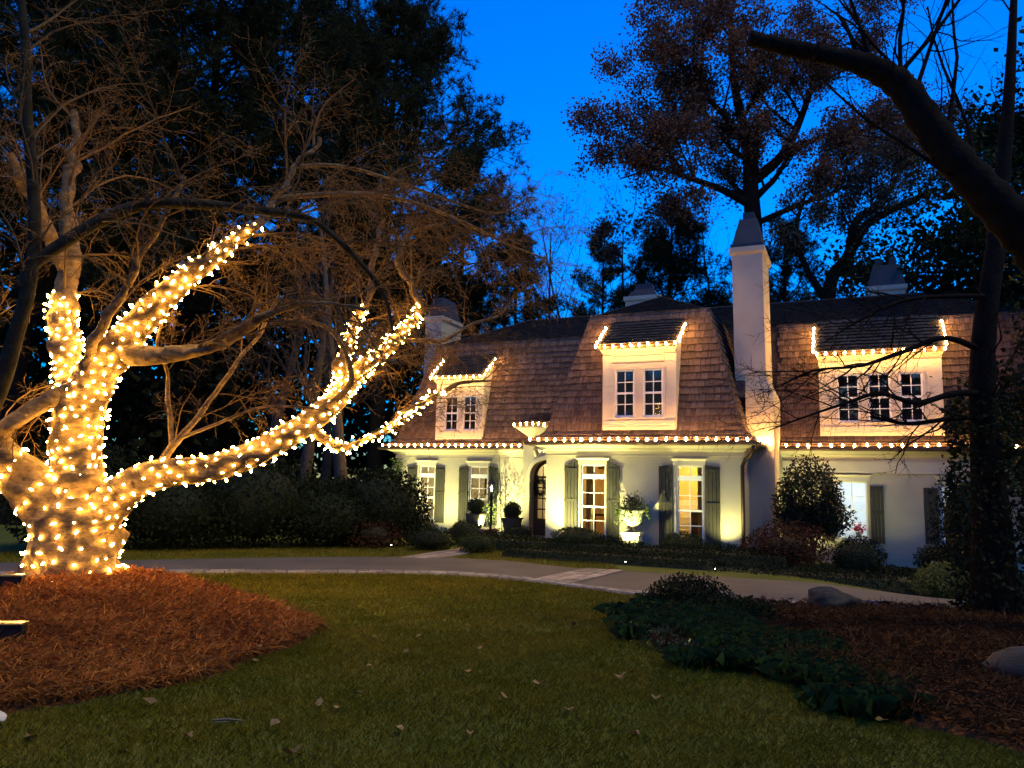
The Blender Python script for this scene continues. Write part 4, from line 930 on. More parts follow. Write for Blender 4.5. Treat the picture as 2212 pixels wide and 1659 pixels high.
# ---- the lit tree
rg = np.random.default_rng(42)
lt = empty('lit_tree', (-5.51, 10.08, 0), label='broad bare tree wrapped in warm string lights on the straw bed', cat='tree')
BASE = Vector((-5.51, 10.08, 0))
def limb_px(pts):
    """(x, y, depth, width in picture units) -> points and radii about the tree's base"""
    P = []; R = []
    for x, y, Y, wd in pts:
        q = at(x, y, Y); P.append(tuple(q - BASE)); R.append(wd * (q - Vector((0, 0, EYE))).length / FPX / 2 * .96)
    PR = catmull([(*p, r) for p, r in zip(P, R)], 12); return PR[:, :3], PR[:, 3]
LIMBS = dict(
    trunk=[(160, 1345, 10.05, 235), (160, 1300, 10.05, 196), (160, 1240, 10.05, 172), (162, 1170, 10.05, 158), (163, 1120, 10.05, 160), (168, 1075, 10.05, 135)],
    stem=[(165, 1130, 10.05, 120), (168, 1060, 10.05, 100), (166, 980, 10.05, 90), (170, 900, 10.05, 92), (176, 850, 10.05, 96)],
    left_up=[(165, 880, 10.1, 62), (155, 810, 10.2, 60), (143, 740, 10.3, 55), (132, 680, 10.4, 50), (140, 630, 10.5, 42), (152, 570, 10.6, 36), (148, 480, 10.7, 30), (145, 400, 10.8, 24), (165, 320, 11, 18), (160, 240, 11.1, 12)],
    left_up2=[(148, 590, 10.55, 30), (120, 540, 10.4, 26), (90, 460, 10.2, 22), (50, 400, 10, 16), (20, 330, 9.8, 10)],
    diagonal=[(178, 870, 10.0, 82), (215, 800, 9.95, 74), (255, 750, 9.9, 68), (300, 700, 9.9, 58), (350, 645, 9.9, 50), (400, 600, 9.95, 44), (450, 565, 10, 36), (500, 525, 10.1, 27), (550, 490, 10.2, 20), (600, 430, 10.4, 15), (640, 360, 10.6, 11), (690, 300, 10.8, 7)],
    side=[(262, 765, 9.95, 50), (310, 768, 9.8, 42), (370, 764, 9.7, 36), (430, 752, 9.6, 31), (490, 727, 9.5, 26), (550, 698, 9.4, 21), (610, 668, 9.3, 15), (690, 655, 9.2, 10), (780, 670, 9.1, 7)],
    long_right=[(200, 1125, 10.0, 100), (245, 1080, 10.0, 76), (300, 1040, 10.0, 64), (370, 1020, 10.1, 58), (440, 1015, 10.2, 56), (510, 996, 10.35, 56), (580, 965, 10.5, 56), (640, 930, 10.7, 52), (700, 890, 10.9, 46), (740, 845, 11.1, 40), (780, 800, 11.3, 34), (830, 756, 11.5, 30), (870, 715, 11.7, 25), (900, 680, 11.9, 20), (890, 620, 12, 15), (860, 570, 12.1, 12), (880, 510, 12.3, 9), (960, 480, 12.6, 6)],
    right_up=[(722, 868, 11.0, 32), (738, 800, 11.05, 30), (755, 740, 11.1, 26), (772, 690, 11.2, 20), (798, 640, 11.3, 16), (805, 560, 11.4, 12), (830, 480, 11.5, 8)],
    light_branch=[(665, 915, 10.8, 26), (700, 950, 10.9, 20), (745, 968, 11.1, 17), (790, 950, 11.3, 15), (835, 928, 11.5, 14), (890, 888, 11.8, 12), (945, 852, 12.1, 10), (1000, 830, 12.4, 7), (1060, 820, 12.7, 5)],
    low_left=[(140, 1120, 10.0, 120), (100, 1085, 9.9, 100), (60, 1045, 9.8, 86), (10, 1000, 9.7, 76), (-50, 930, 9.6, 68), (-100, 860, 9.5, 60), (-140, 750, 9.4, 50)],
    left_thin=[(168, 835, 9.95, 34), (120, 862, 9.8, 30), (70, 885, 9.7, 30), (20, 918, 9.6, 32), (-10, 955, 9.6, 36)],
    fork_up=[(176, 822, 9.9, 26), (200, 760, 9.7, 22), (230, 690, 9.5, 20), (262, 640, 9.4, 18), (290, 590, 9.3, 16), (310, 540, 9.2, 14), (360, 460, 9.1, 10), (400, 380, 9.0, 7)],
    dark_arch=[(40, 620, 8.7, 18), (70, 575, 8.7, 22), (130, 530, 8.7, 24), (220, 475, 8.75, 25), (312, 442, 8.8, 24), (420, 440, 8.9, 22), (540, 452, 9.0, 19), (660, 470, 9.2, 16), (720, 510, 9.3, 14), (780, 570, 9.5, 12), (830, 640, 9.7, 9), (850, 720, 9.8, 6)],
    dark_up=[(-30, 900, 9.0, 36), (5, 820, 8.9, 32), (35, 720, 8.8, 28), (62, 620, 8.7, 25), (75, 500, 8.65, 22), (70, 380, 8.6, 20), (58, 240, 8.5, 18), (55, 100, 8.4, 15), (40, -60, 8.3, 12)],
    sprout=[(342, 1010, 10.1, 18), (368, 970, 10.15, 16), (385, 950, 10.15, 15), (440, 885, 10.3, 12), (500, 800, 10.5, 10), (560, 720, 10.7, 8), (600, 640, 10.9, 5)],
    sprout2=[(372, 962, 10.15, 12), (366, 880, 10.1, 10), (358, 800, 10.1, 8), (340, 740, 10.0, 6), (360, 660, 10.0, 4)],
    sprout3=[(380, 950, 10.15, 8), (470, 915, 10.0, 7), (560, 880, 9.9, 6), (640, 878, 9.8, 5), (690, 885, 9.8, 3)],
    sprout4=[(690, 895, 10.9, 20), (740, 850, 10.7, 16), (760, 815, 10.6, 14), (735, 740, 10.5, 10), (690, 700, 10.4, 8), (620, 690, 10.3, 5)],
    reach=[(850, 735, 11.6, 12), (900, 735, 11.8, 10), (960, 735, 12, 9), (1020, 700, 12.3, 7), (1080, 680, 12.6, 5), (1110, 640, 12.8, 3)],
    top_right=[(600, 430, 10.4, 13), (700, 420, 10.7, 12), (800, 420, 11, 11), (900, 440, 11.4, 9), (1000, 480, 11.8, 8), (1080, 520, 12.2, 6), (1180, 560, 12.6, 4)],
    top_right2=[(640, 360, 10.6, 10), (740, 360, 10.9, 9), (850, 390, 11.3, 8), (960, 430, 11.7, 7), (1070, 460, 12.2, 5), (1150, 430, 12.5, 3)],
)
TT = Tubes(); TD = Tubes(); LP = {}
for nm, pts in LIMBS.items():
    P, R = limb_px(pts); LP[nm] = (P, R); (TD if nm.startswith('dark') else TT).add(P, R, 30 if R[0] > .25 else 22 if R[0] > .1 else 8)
# root flare
for a, L in ((-.3, .9), (.25, 1.1), (-1.0, .7), (-1.9, .8), (-2.6, .8), (.9, .8), (1.8, .7), (2.8, .8)):
    q = np.array([[.25 * math.cos(a), .25 * math.sin(a), .52], [.5 * math.cos(a), .5 * math.sin(a), .36], [.72 * math.cos(a + .1), .72 * math.sin(a + .1), .25], [L * math.cos(a + .2), L * math.sin(a + .2), .2], [(L + .2) * math.cos(a + .3), (L + .2) * math.sin(a + .3), .08]])
    TT.add(catmull(q, 4), np.interp(np.linspace(0, 1, 17), [0, .3, .7, 1], [.2, .13, .075, .02]), 8)
kk = rg.normal(size=(10, 3)) * 7; ph = rg.uniform(0, 6, 10); kf = rg.normal(size=(10, 3)) * 26
for i, v in enumerate(TT.V):                     # burrs and furrows
    c = .013 * np.sin(v @ kk.T + ph).sum(1) + .0045 * np.sin(v @ kf.T + ph).sum(1); k = 30 if i < 2 else 0
    n0 = v.shape[0]; sd = {True: 30}.get(i < 2)
    TT.V[i] = v + unit(rg.normal(size=3)) * 0 + (c[:, None] * np.c_[np.cos(v[:, 2] * 9 + ph[0]), np.sin(v[:, 2] * 11 + ph[1]), .3 * np.ones(n0)]) * (1 if i < 12 else .25)
TT.obj('trunk', bark, lt); TD.obj('shaded_limb', M('mossy_shaded_bark', (.045, .036, .022), .95, c2=(.022, .018, .012), nscale=6, bump=.8, bscale=18, spec=.05), lt)  # mossy bark, also darkened in colour for the shade away from the bulbs
TW = Tubes(); tips = []
prm = dict(seg=[7, 5, 4, 3], trop=[(.10, .04, -.06), (.05, 0, -.10), (0, 0, -.10), (0, 0, -.05)], wander=[.12, .16, .2, .2], taper=[.7, .75, .75, .7], sides=[5, 4, 3, 3],
           kids=[8, 7, 3], start=[.12, .1, .15], ang=[.75, .8, .75], len=[.50, .52, .5], rk=[.5, .55, .65], rmin=.0036)
TWIG = dict(left_up=(9, 1.5, .35, .022), left_up2=(6, 1.5, .3, .016), diagonal=(12, 1.7, .35, .022), side=(11, 1.4, .35, .018), long_right=(14, 1.6, .45, .018), right_up=(7, 1.4, .4, .015), light_branch=(10, 1.1, .4, .010), low_left=(4, 1.4, .3, .016), fork_up=(7, 1.4, .3, .016), dark_arch=(10, 1.4, .2, .014), dark_up=(7, 1.5, .3, .016), sprout=(6, 1.0, .3, .011), sprout2=(4, .8, .3, .008), sprout3=(4, .7, .3, .007), sprout4=(5, .9, .3, .01), reach=(10, 1.1, .2, .009), top_right=(16, 1.6, .05, .011), top_right2=(15, 1.5, .05, .010), left_thin=(4, 1.0, .2, .01))
for nm, (cnt, L, st, r0) in TWIG.items():
    P, R = LP[nm]
    for c in range(cnt):
        u = st + (1 - st) * (c + rg.uniform(0, 1)) / cnt; k = min(len(P) - 2, int(u * (len(P) - 1))); dd = unit(P[k + 1] - P[k]); s = unit(np.cross(dd, rg.normal(size=3)))
        nd = dd * .75 + s * rg.uniform(.5, 1.0) + np.array([.08, .05, .18]); grow(TW, tips, P[k], nd, L * rg.uniform(.6, 1.35), min(r0, R[k] * .8), 0, prm, rg)
TW.obj('twigs', M('pale_twig', (.125, .072, .030), .95, var=.35, spec=.05), lt, smooth=False)

def wrap(nm, u0, u1, pitch, gap, label, jit=.01, off=.012):
    """bulbs wound round a limb between u0 and u1"""
    P, R = LP[nm]; m = len(P) - 1; d = np.r_[0, np.cumsum(np.linalg.norm(np.diff(P, axis=0), axis=1))]; D = d[-1]
    x = u0 * D; a = rg.uniform(0, 6.28); wp = []; bl = []; ref = None; acc = 0.0; step = .03
    f = lambda arr, x: np.array([np.interp(x, d, arr[:, i]) for i in range(3)])
    while x < u1 * D:
        p = f(P, x); t = unit(f(P, min(x + .02, D)) - f(P, max(x - .02, 0))); r = float(np.interp(x, d, R)) + off
        e1 = unit(np.cross(t, np.array([.2, .95, .24]))); e2 = np.cross(t, e1); rr = r + rg.normal() * jit * .5
        q = p + (e1 * math.cos(a) + e2 * math.sin(a)) * rr; wp.append(q); L = math.hypot(step, 0); acc += step
        if acc > gap * rg.uniform(.55, 1.5): acc = 0; bl.append((q, e1 * math.cos(a) + e2 * math.sin(a)))
        da = step / max(r, .03); circ = 2 * math.pi * r; a += da * (1 if circ > .25 else .8); x += step * pitch / max(circ, pitch) * rg.uniform(.7, 1.3)
    o = MB().tube([Vector(q) for q in wp], .0035, 3, False).build('light_string', wire_m, loc=BASE, label=label, cat='string lights')
    for q, nrm in bl:
        q = q + nrm * .006 + rg.normal(size=3) * jit
        inst('bulb', small_bulb, o, tuple(q), Vector(unit(nrm * .35 + rg.normal(size=3) * .8)).to_track_quat('-Z', 'Y').to_euler(), (rg.uniform(.75, 1.15),) * 3)
    return len(bl)
cnt = [wrap('trunk', .30, 1, .17, .19, 'warm lights wound round the broad base of the lit tree trunk', .02),
       wrap('stem', .10, 1, .13, .15, 'warm lights wound round the upright main stem of the lit tree', .018),
       wrap('left_up', .05, .36, .115, .12, 'warm lights on the upper left stem of the lit tree', .015),
       wrap('diagonal', .02, .66, .13, .125, 'warm lights climbing the diagonal limb of the lit tree', .016),
       wrap('long_right', .02, .42, .15, .15, 'warm lights on the low thick part of the long limb toward the house', .016),
       wrap('long_right', .42, .73, .11, .095, 'warm lights on the rising end of the long limb toward the house', .018),
       wrap('right_up', .05, .52, .10, .095, 'warm lights on the short upright fork of the long limb', .016),
       wrap('light_branch', .05, .75, .10, .075, 'thin dipping string of lights on a slender twiggy branch before the house', .03),
       wrap('low_left', .15, .75, .38, .11, 'sparse loops of light round the stout low left limb', .012)]

# ---- pines
needle_m = M('pine_needle', (.016, .022, .010), .7, var=.5, trans=.1, spec=.05)
def pine(base, H, crown0, spread, seed, label, nb=60, lean=(0, 0), r0=.28, flat=.5, tuft=.32, ntuft=8, group=None):
    rg = np.random.default_rng(seed); p = empty('pine_tree', (base[0], base[1], gz(*base)), label=label, cat='tree', group=group)
    T = Tubes(); n = 14; q = np.linspace(0, 1, n); tr = np.c_[q ** 1.5 * lean[0] + .15 * np.sin(q * 5 + seed), q ** 1.5 * lean[1], q * H - .1]; T.add(tr, r0 * (1 - .85 * q), 9); C = []
    for k in range(nb):
        u = crown0 + (1 - crown0) * (k + rg.uniform(0, 1)) / nb; pos = np.array([np.interp(u, q, tr[:, i]) for i in range(3)])
        v = (u - crown0) / (1 - crown0); L = spread * (math.sin(math.pi * min(1, .16 + .84 * v) ** flat) * .9 + .16) * rg.uniform(.7, 1.05); a = rg.uniform(0, 6.28)
        el = rg.uniform(-.15, .35) + .5 * v; d = np.array([math.cos(a) * math.cos(el), math.sin(a) * math.cos(el), math.sin(el)])
        s = np.linspace(0, 1, 6)[:, None]; br = pos + d * L * s + np.array([0, 0, 1]) * (.18 * L * s ** 2) + rg.normal(size=(6, 3)) * .05 * L * s; T.add(br, r0 * .24 * (1 - .8 * s[:, 0]) * (.4 + .6 * (1 - v)), 5)
        for c in range(int(4 + L * 2.2)):
            f = rg.uniform(.35, 1.0); b0 = np.array([np.interp(f, s[:, 0], br[:, i]) for i in range(3)]); dd = unit(d * .6 + rg.normal(size=3) * .6 + np.array([0, 0, .35])); sl = L * .28 * rg.uniform(.4, 1.1)
            T.add(np.array([b0, b0 + dd * sl * .5, b0 + dd * sl]), [.02, .014, .008], 3)
            for e in range(ntuft): C.append(b0 + dd * sl * rg.uniform(.35, 1.1) + rg.normal(size=3) * .17)
    T.obj('trunk', bark_d, p); C = np.array(C); m = 13; n = len(C) * m; B = np.repeat(C, m, 0); d = unit(rg.normal(size=(n, 3)) + (0, 0, .5)); b = unit(np.cross(d, rg.normal(size=(n, 3))))
    L = (tuft * rg.uniform(.6, 1.1, n))[:, None]; wd = .017; V = np.stack([B - b * wd, B + b * wd, B + d * L], 1).reshape(-1, 3)
    np_obj('crown', V, np.arange(n * 3).reshape(n, 3), needle_m, p); return p
def base_at(px, Y): d = ray(px, 1000); return (d.x * Y / d.y, Y)
def h_at(px, py, Y): return at(px, py, Y).z
pine(base_at(800, 31), h_at(800, 20, 31), .42, 5.4, 101, 'tall broad crowned pine standing left of the house', 120, (.6, 0), .36, .75)
pine(base_at(610, 34), h_at(560, -60, 34), .35, 5.2, 102, 'taller dense pine between the lit tree and the broad pine', 125, (0, 0), .36, .7)
pine(base_at(420, 30), h_at(380, -250, 30), .32, 5.2, 103, 'very tall pine behind the diagonal limb of the lit tree', 130, (-.4, 0), .38, .7)
pine(base_at(215, 27), h_at(200, -330, 27), .30, 5.0, 104, 'very tall pine behind the lit main stem', 130, (0, 0), .36, .7)
pine(base_at(20, 25), h_at(20, -330, 25), .30, 4.8, 105, 'very tall pine behind the left hand stems of the lit tree', 130, (.3, 0), .36, .7)
pine(base_at(960, 36), h_at(930, 330, 36), .45, 3.4, 106, 'shorter pine on the house side of the broad pine', 60, (.8, 0), .24, .7)
pine(base_at(1110, 42), h_at(1110, 505, 42), .25, 3.0, 107, 'small dense evergreen beyond the left wing roof ridge', 70, (0, 0), .2, .8)
pine(base_at(1305, 46), h_at(1305, 490, 46), .45, 2.3, 108, 'slim open pine above the ridge between wing and bay', 46, (0, 0), .2, .8)
pine(base_at(1450, 40), h_at(1450, 450, 40), .2, 4.4, 109, 'wide dark evergreen behind the bay roof', 95, (0, 0), .26, .85)
pine(base_at(1700, 44), h_at(1700, 470, 44), .2, 4.0, 110, 'dark evergreen behind the tall chimney', 80, (0, 0), .26, .85)

# ---- broadleaf trees
def leafy(name, base, d0, L0, r0, prm, seed, label, mat, per, size, spread, woodmat=bark_d, z0=None, group=None, trunk_pts=None, bias=(0, 0, 0)):
    rg = np.random.default_rng(seed); p = empty(name, (base[0], base[1], gz(*base) if z0 is None else z0), label=label, cat='tree', group=group); T = Tubes(); tips = []
    if trunk_pts is not None:
        for P, R, kids, L in trunk_pts:
            P = catmull(P, 6); R = np.interp(np.linspace(0, 1, len(P)), np.linspace(0, 1, len(R)), R); T.add(P, R, 10)
            for c in range(kids):
                u = .35 + .65 * (c + rg.uniform(0, 1)) / max(kids, 1); k = min(len(P) - 2, int(u * (len(P) - 1))); dd = unit(P[k + 1] - P[k]); s = unit(np.cross(dd, rg.normal(size=3)))
                grow(T, tips, P[k], dd * .6 + s * .9 + (0, 0, .2), L * rg.uniform(.7, 1.2), R[k] * .5, 0, prm, rg)
    else: grow(T, tips, (0, 0, -.1), d0, L0, r0, 0, prm, rg)
    T.obj('trunk', woodmat, p)
    if per:
        P = np.array([t[0] for t in tips]); P = np.repeat(P, per, 0) + rg.normal(size=(len(P) * per, 3)) * spread
        np_obj('crown', *leaf_geo(P, rg.uniform(size * .6, size * 1.2, len(P)), rg, .65, bias), mat, p)
    return p
oakp = dict(seg=[8, 6, 5, 4], trop=[(0, 0, .12), (0, 0, .10), (0, 0, .05), (0, 0, 0)], wander=[.10, .14, .2, .22], taper=[.7, .75, .75, .7], sides=[7, 5, 4, 3], kids=[8, 7, 6], start=[.15, .15, .15], ang=[.8, .75, .75], len=[.55, .52, .5], rk=[.5, .55, .6], rmin=.008)
oak_leaf = M('russet_oak_leaf', (.12, .055, .035), .7, var=.5, c2=(.07, .04, .03), nscale=.6, trans=.35)
Yk = 33; ob = base_at(1625, Yk); obv = Vector((ob[0], ob[1], 0))
def opx(pts): return [tuple(at(x, y, Y) - obv) for x, y, Y in pts]
leafy('oak_tree', ob, None, 0, 0, oakp, 201, 'tall oak with russet leaves behind the tall chimney', oak_leaf, 3, .15, .22, trunk_pts=[
    ([(0, 0, -.1), (0, 0, 4)] + opx([(1630, 560, Yk), (1622, 400, Yk), (1615, 300, Yk), (1590, 190, Yk), (1580, 90, Yk), (1570, -40, Yk)]), [.5, .46, .40, .34, .26, .18, .11, .06], 11, 3.2),
    (opx([(1625, 430, Yk), (1560, 395, 32.5), (1490, 370, 32), (1420, 350, 31.5), (1340, 370, 31)]), [.2, .15, .11, .07, .03], 10, 2.8),
    (opx([(1622, 380, Yk), (1690, 320, 33.5), (1730, 240, 34), (1760, 150, 34), (1790, 40, 34)]), [.26, .21, .16, .11, .06], 11, 3.6),
    (opx([(1612, 300, Yk), (1560, 230, 32), (1500, 170, 31.5), (1460, 110, 31)]), [.16, .12, .08, .04], 9, 2.8),
    (opx([(1690, 320, 33.5), (1780, 280, 34), (1860, 270, 34), (1930, 250, 34)]), [.15, .11, .08, .04], 7, 2.6),
    (opx([(1628, 470, Yk), (1720, 430, 33), (1800, 400, 33), (1870, 360, 33)]), [.15, .11, .08, .05], 6, 2.4)])
elm = dict(oakp); Yk2 = 30; eb = base_at(1790, Yk2); obv = Vector((eb[0], eb[1], 0))
leafy('oak_tree', eb, None, 0, 0, oakp, 202, 'crooked limbed oak between the tall chimney and the far right chimney', M('brown_oak_leaf', (.05, .04, .03), .7, var=.5, trans=.3), 1, .13, .2, trunk_pts=[
    ([(0, 0, -.1), (.2, 0, 4)] + opx([(1790, 620, Yk2), (1830, 540, Yk2), (1870, 470, Yk2), (1940, 430, Yk2), (2020, 390, Yk2)]), [.34, .32, .26, .22, .18, .13, .06], 5, 1.8),
    (opx([(1832, 540, Yk2), (1850, 460, 29.5), (1900, 420, 29), (1960, 330, 29)]), [.2, .16, .11, .05], 7, 2.2),
    (opx([(1790, 640, Yk2), (1740, 560, 30), (1720, 480, 30), (1740, 400, 30)]), [.18, .13, .1, .05], 3, 1.6)])
# thin grey trees on the skyline
bare = dict(seg=[8, 6, 4, 3], trop=[(0, 0, .05), (0, 0, .18), (0, 0, .15), (0, 0, .1)], wander=[.06, .12, .18, .2], taper=[.8, .8, .8, .7], sides=[6, 4, 3, 3], kids=[11, 6, 4], start=[.3, .2, .2], ang=[.55, .6, .6], len=[.34, .45, .5], rk=[.45, .5, .6], rmin=.010)
grey_leaf = M('grey_brown_leaf', (.07, .06, .045), .8, var=.5, trans=.3)
for k, (px, py, Y, wh) in enumerate([(1200, 520, 44, 'nearest the small dense evergreen'), (1235, 500, 48, 'beside the slim open pine'), (1345, 560, 50, 'just right of the slim open pine'), (1375, 500, 45, 'between the slim pine and the wide evergreen'), (1545, 470, 46, 'beside the oak trunk'), (1060, 560, 45, 'beyond the left wing chimney')]):
    b0 = base_at(px, Y); H = h_at(px, py, Y); leafy('bare_tree', b0, (0, 0, 1), H, .16, bare, 300 + k, 'thin greyish tree on the skyline ' + wh, grey_leaf, 1, .13, .2)
# big evergreen at the right
magp = dict(seg=[9, 6, 5], trop=[(0, 0, .05), (0, 0, .08), (0, 0, .05)], wander=[.05, .12, .2], taper=[.8, .8, .7], sides=[8, 5, 3], kids=[26, 9], start=[.08, .2], ang=[1.2, .8], len=[.36, .45], rk=[.35, .5], rmin=.012)
leafy('evergreen_tree', (18.9, 24.5), (0, 0, 1), 17.5, .4, magp, 401, 'huge dark broadleaf evergreen towering over the right wing', leaf_dark, 80, .24, .42)
leafy('evergreen_tree', (23.0, 28.5), (0, 0, 1), 20, .4, magp, 404, 'tallest black evergreen at the back on the right', leaf_dark, 80, .26, .45)
leafy('evergreen_tree', (15.2, 18.6), (0, 0, 1), 9.5, .35, magp, 402, 'dark evergreen standing at the end of the right wing', leaf_dark, 40, .20, .34)
# right foreground tree: ivy-clad trunk, bare drooping twigs in front of the wide dormer
rt = empty('bare_tree', (6.62, 10.72, 0), label='dark ivy clad tree with drooping bare twigs in the right bed', cat='tree'); RB = Vector((6.62, 10.72, 0)); T = Tubes(); tips = []; rg = np.random.default_rng(55)
def rpx(pts, B): return [tuple(at(x, y, Y) - B) for x, y, Y in pts]
RL_ = [([(0, 0, -.1)] + rpx([(2148, 1250, 10.7), (2140, 1100, 10.7), (2128, 960, 10.7), (2122, 820, 10.7), (2130, 680, 10.7), (2150, 540, 10.7), (2165, 380, 10.7), (2180, 200, 10.7), (2190, 0, 10.7)], RB), [.36, .30, .24, .19, .17, .15, .13, .11, .08, .05], 5, 1.6),
       (rpx([(2125, 850, 10.7), (2060, 850, 10.4), (1980, 870, 10.2), (1900, 850, 10.1), (1830, 870, 10), (1740, 900, 9.9), (1660, 930, 9.8)], RB), [.055, .042, .034, .027, .02, .014, .007], 16, 1.0),
       (rpx([(2130, 760, 10.7), (2040, 730, 10.5), (1950, 760, 10.3), (1860, 790, 10.2), (1760, 800, 10.1), (1690, 830, 10)], RB), [.05, .038, .03, .022, .015, .007], 16, 1.1),
       (rpx([(2125, 900, 10.7), (2050, 905, 10.5), (1960, 915, 10.3), (1880, 900, 10.2)], RB), [.04, .033, .026, .012], 12, .9),
       (rpx([(2140, 640, 10.7), (2050, 640, 10.4), (1950, 650, 10.2), (1860, 690, 10), (1780, 740, 9.9)], RB), [.045, .035, .025, .015, .007], 15, 1.2)]
tp = dict(prm); tp.update(seg=[6, 4, 3], trop=[(-.12, 0, -.03), (0, 0, -.05), (0, 0, 0)], wander=[.14, .2, .2], kids=[7, 4], sides=[4, 3, 3], rmin=.0035)
for P, R, kids, L in RL_:
    P = catmull(P, 6); R = np.interp(np.linspace(0, 1, len(P)), np.linspace(0, 1, len(R)), R); T.add(P, R, 10)
    for c in range(kids):
        u = .25 + .75 * (c + rg.uniform(0, 1)) / kids; k = min(len(P) - 2, int(u * (len(P) - 1))); dd = unit(P[k + 1] - P[k]); s = unit(np.cross(dd, rg.normal(size=3))); grow(T, tips, P[k], dd * .8 + s * .7 + (0, 0, .1), L * rg.uniform(.6, 1.2), min(.014, R[k] * .6), 0, tp, rg)
T.obj('trunk', bark_d, rt)
P = []
for k in range(3000):
    u = rg.uniform(0, 1); z = u * 3.0; r = (.36 - .05 * u) * (1 + .45 * math.sin(u * 9) ** 2 * rg.uniform(0, 1)) + rg.uniform(0, .12) * (1 if u < .7 else .5); a = rg.uniform(0, 6.28); P.append((r * math.cos(a) - .06 * u, r * math.sin(a), z))
np_obj('ivy', *leaf_geo(np.array(P), rg.uniform(.05, .10, len(P)), rg, .7), leaf_dark, rt)
# leaning tree with the sawn limb
lb = Vector((7.4, 8.2, 0)); lw_ = empty('leaning_tree', lb, label='dark leaning tree with a thick sawn off limb against the sky', cat='tree'); T = Tubes()
P = catmull([(0, 0, -.1), (-.1, 0, 1.5), (-.35, 0, 2.8)] + rpx([(2290, 590, 8.2), (2212, 503, 8.1), (2146, 434, 8.05), (2077, 362, 8), (2008, 275, 8), (1955, 196, 8), (1903, 156, 8), (1834, 130, 8), (1747, 112, 8), (1680, 97, 8), (1622, 83, 8)], lb), 6)
R = np.interp(np.linspace(0, 1, len(P)), [0, .2, .45, .6, .72, .8, 1], [.36, .27, .19, .16, .135, .10, .08]); R *= 1 + .07 * np.sin(np.arange(len(R)) * 1.9); T.add(P, R, 12)
for q, rr in ((P[-1], .09), (P[-14], .13)):
    T.add(np.array([q, q + (P[-1] - P[-2]) * .35, q + (P[-1] - P[-2]) * .7]), [rr, rr * .9, rr * .05], 10)
tips = []; bp2 = dict(prm); bp2.update(seg=[6, 5, 4], trop=[(0, 0, .15), (0, 0, .08), (0, 0, 0)], kids=[6, 4], sides=[5, 4, 3], wander=[.12, .18, .2], rmin=.004)
for a, (dx, dz), L in ((P[-30], (.1, 1), 1.9), (P[-28], (.7, .9), 2.2), (P[-42], (-.6, 1), 2.4), (P[-50], (-.9, .8), 2.6), (P[-33], (.5, 1), 2.2), (P[-24], (-.2, 1), 1.7), (P[-40], (.35, 1), 2.4), (P[-46], (-.1, 1), 2.4), (P[-36], (-.45, .8), 1.6), (P[-20], (.3, .9), 1.3)):
    grow(T, tips, a, (dx, rg.uniform(-.3, .3), dz), L, .030, 0, bp2, rg)
T.obj('trunk', bark_d, lw_)
# ---- wood closing the view behind
rgw = np.random.default_rng(9)
def wood(name, x0, x1, y0, y1, h0, h1, n, size, label, mat):
    X = rgw.uniform(x0, x1, n); Yv = rgw.uniform(y0, y1, n); k = rgw.normal(size=4) * .35; hh = h0 + (h1 - h0) * (.5 + .25 * np.sin(X * .45 + k[0]) + .25 * np.sin(X * 1.1 + k[1])); Zv = rgw.uniform(0, 1, n) ** .8 * hh
    np_obj(name, *leaf_geo(np.c_[X, Yv, Zv], rgw.uniform(size * .6, size * 1.3, n), rgw, .7), mat, kind='stuff', label=label, cat='woodland')
wood_m = M('woodland_leaf', (.012, .012, .006), .9, var=.5, spec=.02)
wood('woodland', -52, -2, 40, 47, 12, 17, 46000, .55, 'dark understorey of the wood beyond the left garden', wood_m)
wood('woodland', -3, 36, 48, 54, 8.5, 11, 22000, .55, 'dark understorey of the wood behind the house', wood_m)
wood('woodland', -45, 45, -30, -24, 11, 15, 26000, .7, 'dark wood across the road behind the garden, mirrored in the panes', wood_m)  # added out of view to dim pane reflections and sky light
wood('woodland', -82, -70, -40, 25, 11, 16, 20000, .8, 'dark wood along the neighbouring plot, mirrored in the left dormer', wood_m)  # also added out of view, keeps bright sky out of the left dormer glass
wood('woodland', -46, -10, 27, 33, 4, 7, 16000, .42, 'dim thicket at the back of the left garden', wood_m)
for k, (px, Y) in enumerate([(650, 27), (745, 26), (700, 33), (560, 29)]):
    b0 = base_at(px, Y); leafy('slim_tree', b0, (0, 0, 1), 11, .26, bare, 320 + k, ['bare trunk left of the dipping light string', 'bare trunk under the dipping light string', 'slim trunk deep between two nearer trunks', 'bare trunk behind the long lit limb'][k], grey_leaf, 1, .13, .2, woodmat=M('grey_bark', (.07, .055, .04), .9, c2=(.04, .03, .025), nscale=5, bump=.6, bscale=18))

# ------------------------------------------------------------------ shrubs and hedges
def B(nm, px, py, wd_px, h_px, dep, n, size, mat, seed, label, lump=.07, loose=0.0, z=None):
    """a shrub whose foot stands at a picture point on the ground"""
    g = gp(px, py); D = g.length; rx = wd_px / 2 * D / FPX; rz = h_px * D / FPX / 1.92
    return bush(nm, (g.x, g.y + dep * .5), (rx, dep, rz), n, size, mat, seed, label, lump=lump, loose=loose)
B('boxwood_bush', 900, 1178, 78, 62, .55, 2600, .05, leaf_box, 1, 'domed boxwood below the left wing window by the vine')
B('boxwood_bush', 930, 1190, 120, 46, .6, 3000, .05, leaf_dark, 2, 'low spreading dark shrub in front of the domed boxwood', .12, .05)
B('boxwood_bush', 1003, 1176, 74, 50, .45, 2200, .045, leaf_dark, 3, 'dark round bush left of the low brick wall')
B('boxwood_bush', 1030, 1196, 80, 40, .5, 2400, .045, leaf_box, 4, 'rounded bush right beside the lamp post foot')
B('boxwood_bush', 1120, 1170, 62, 33, .4, 2200, .04, leaf_box, 5, 'small clipped mound beside the doorstep')
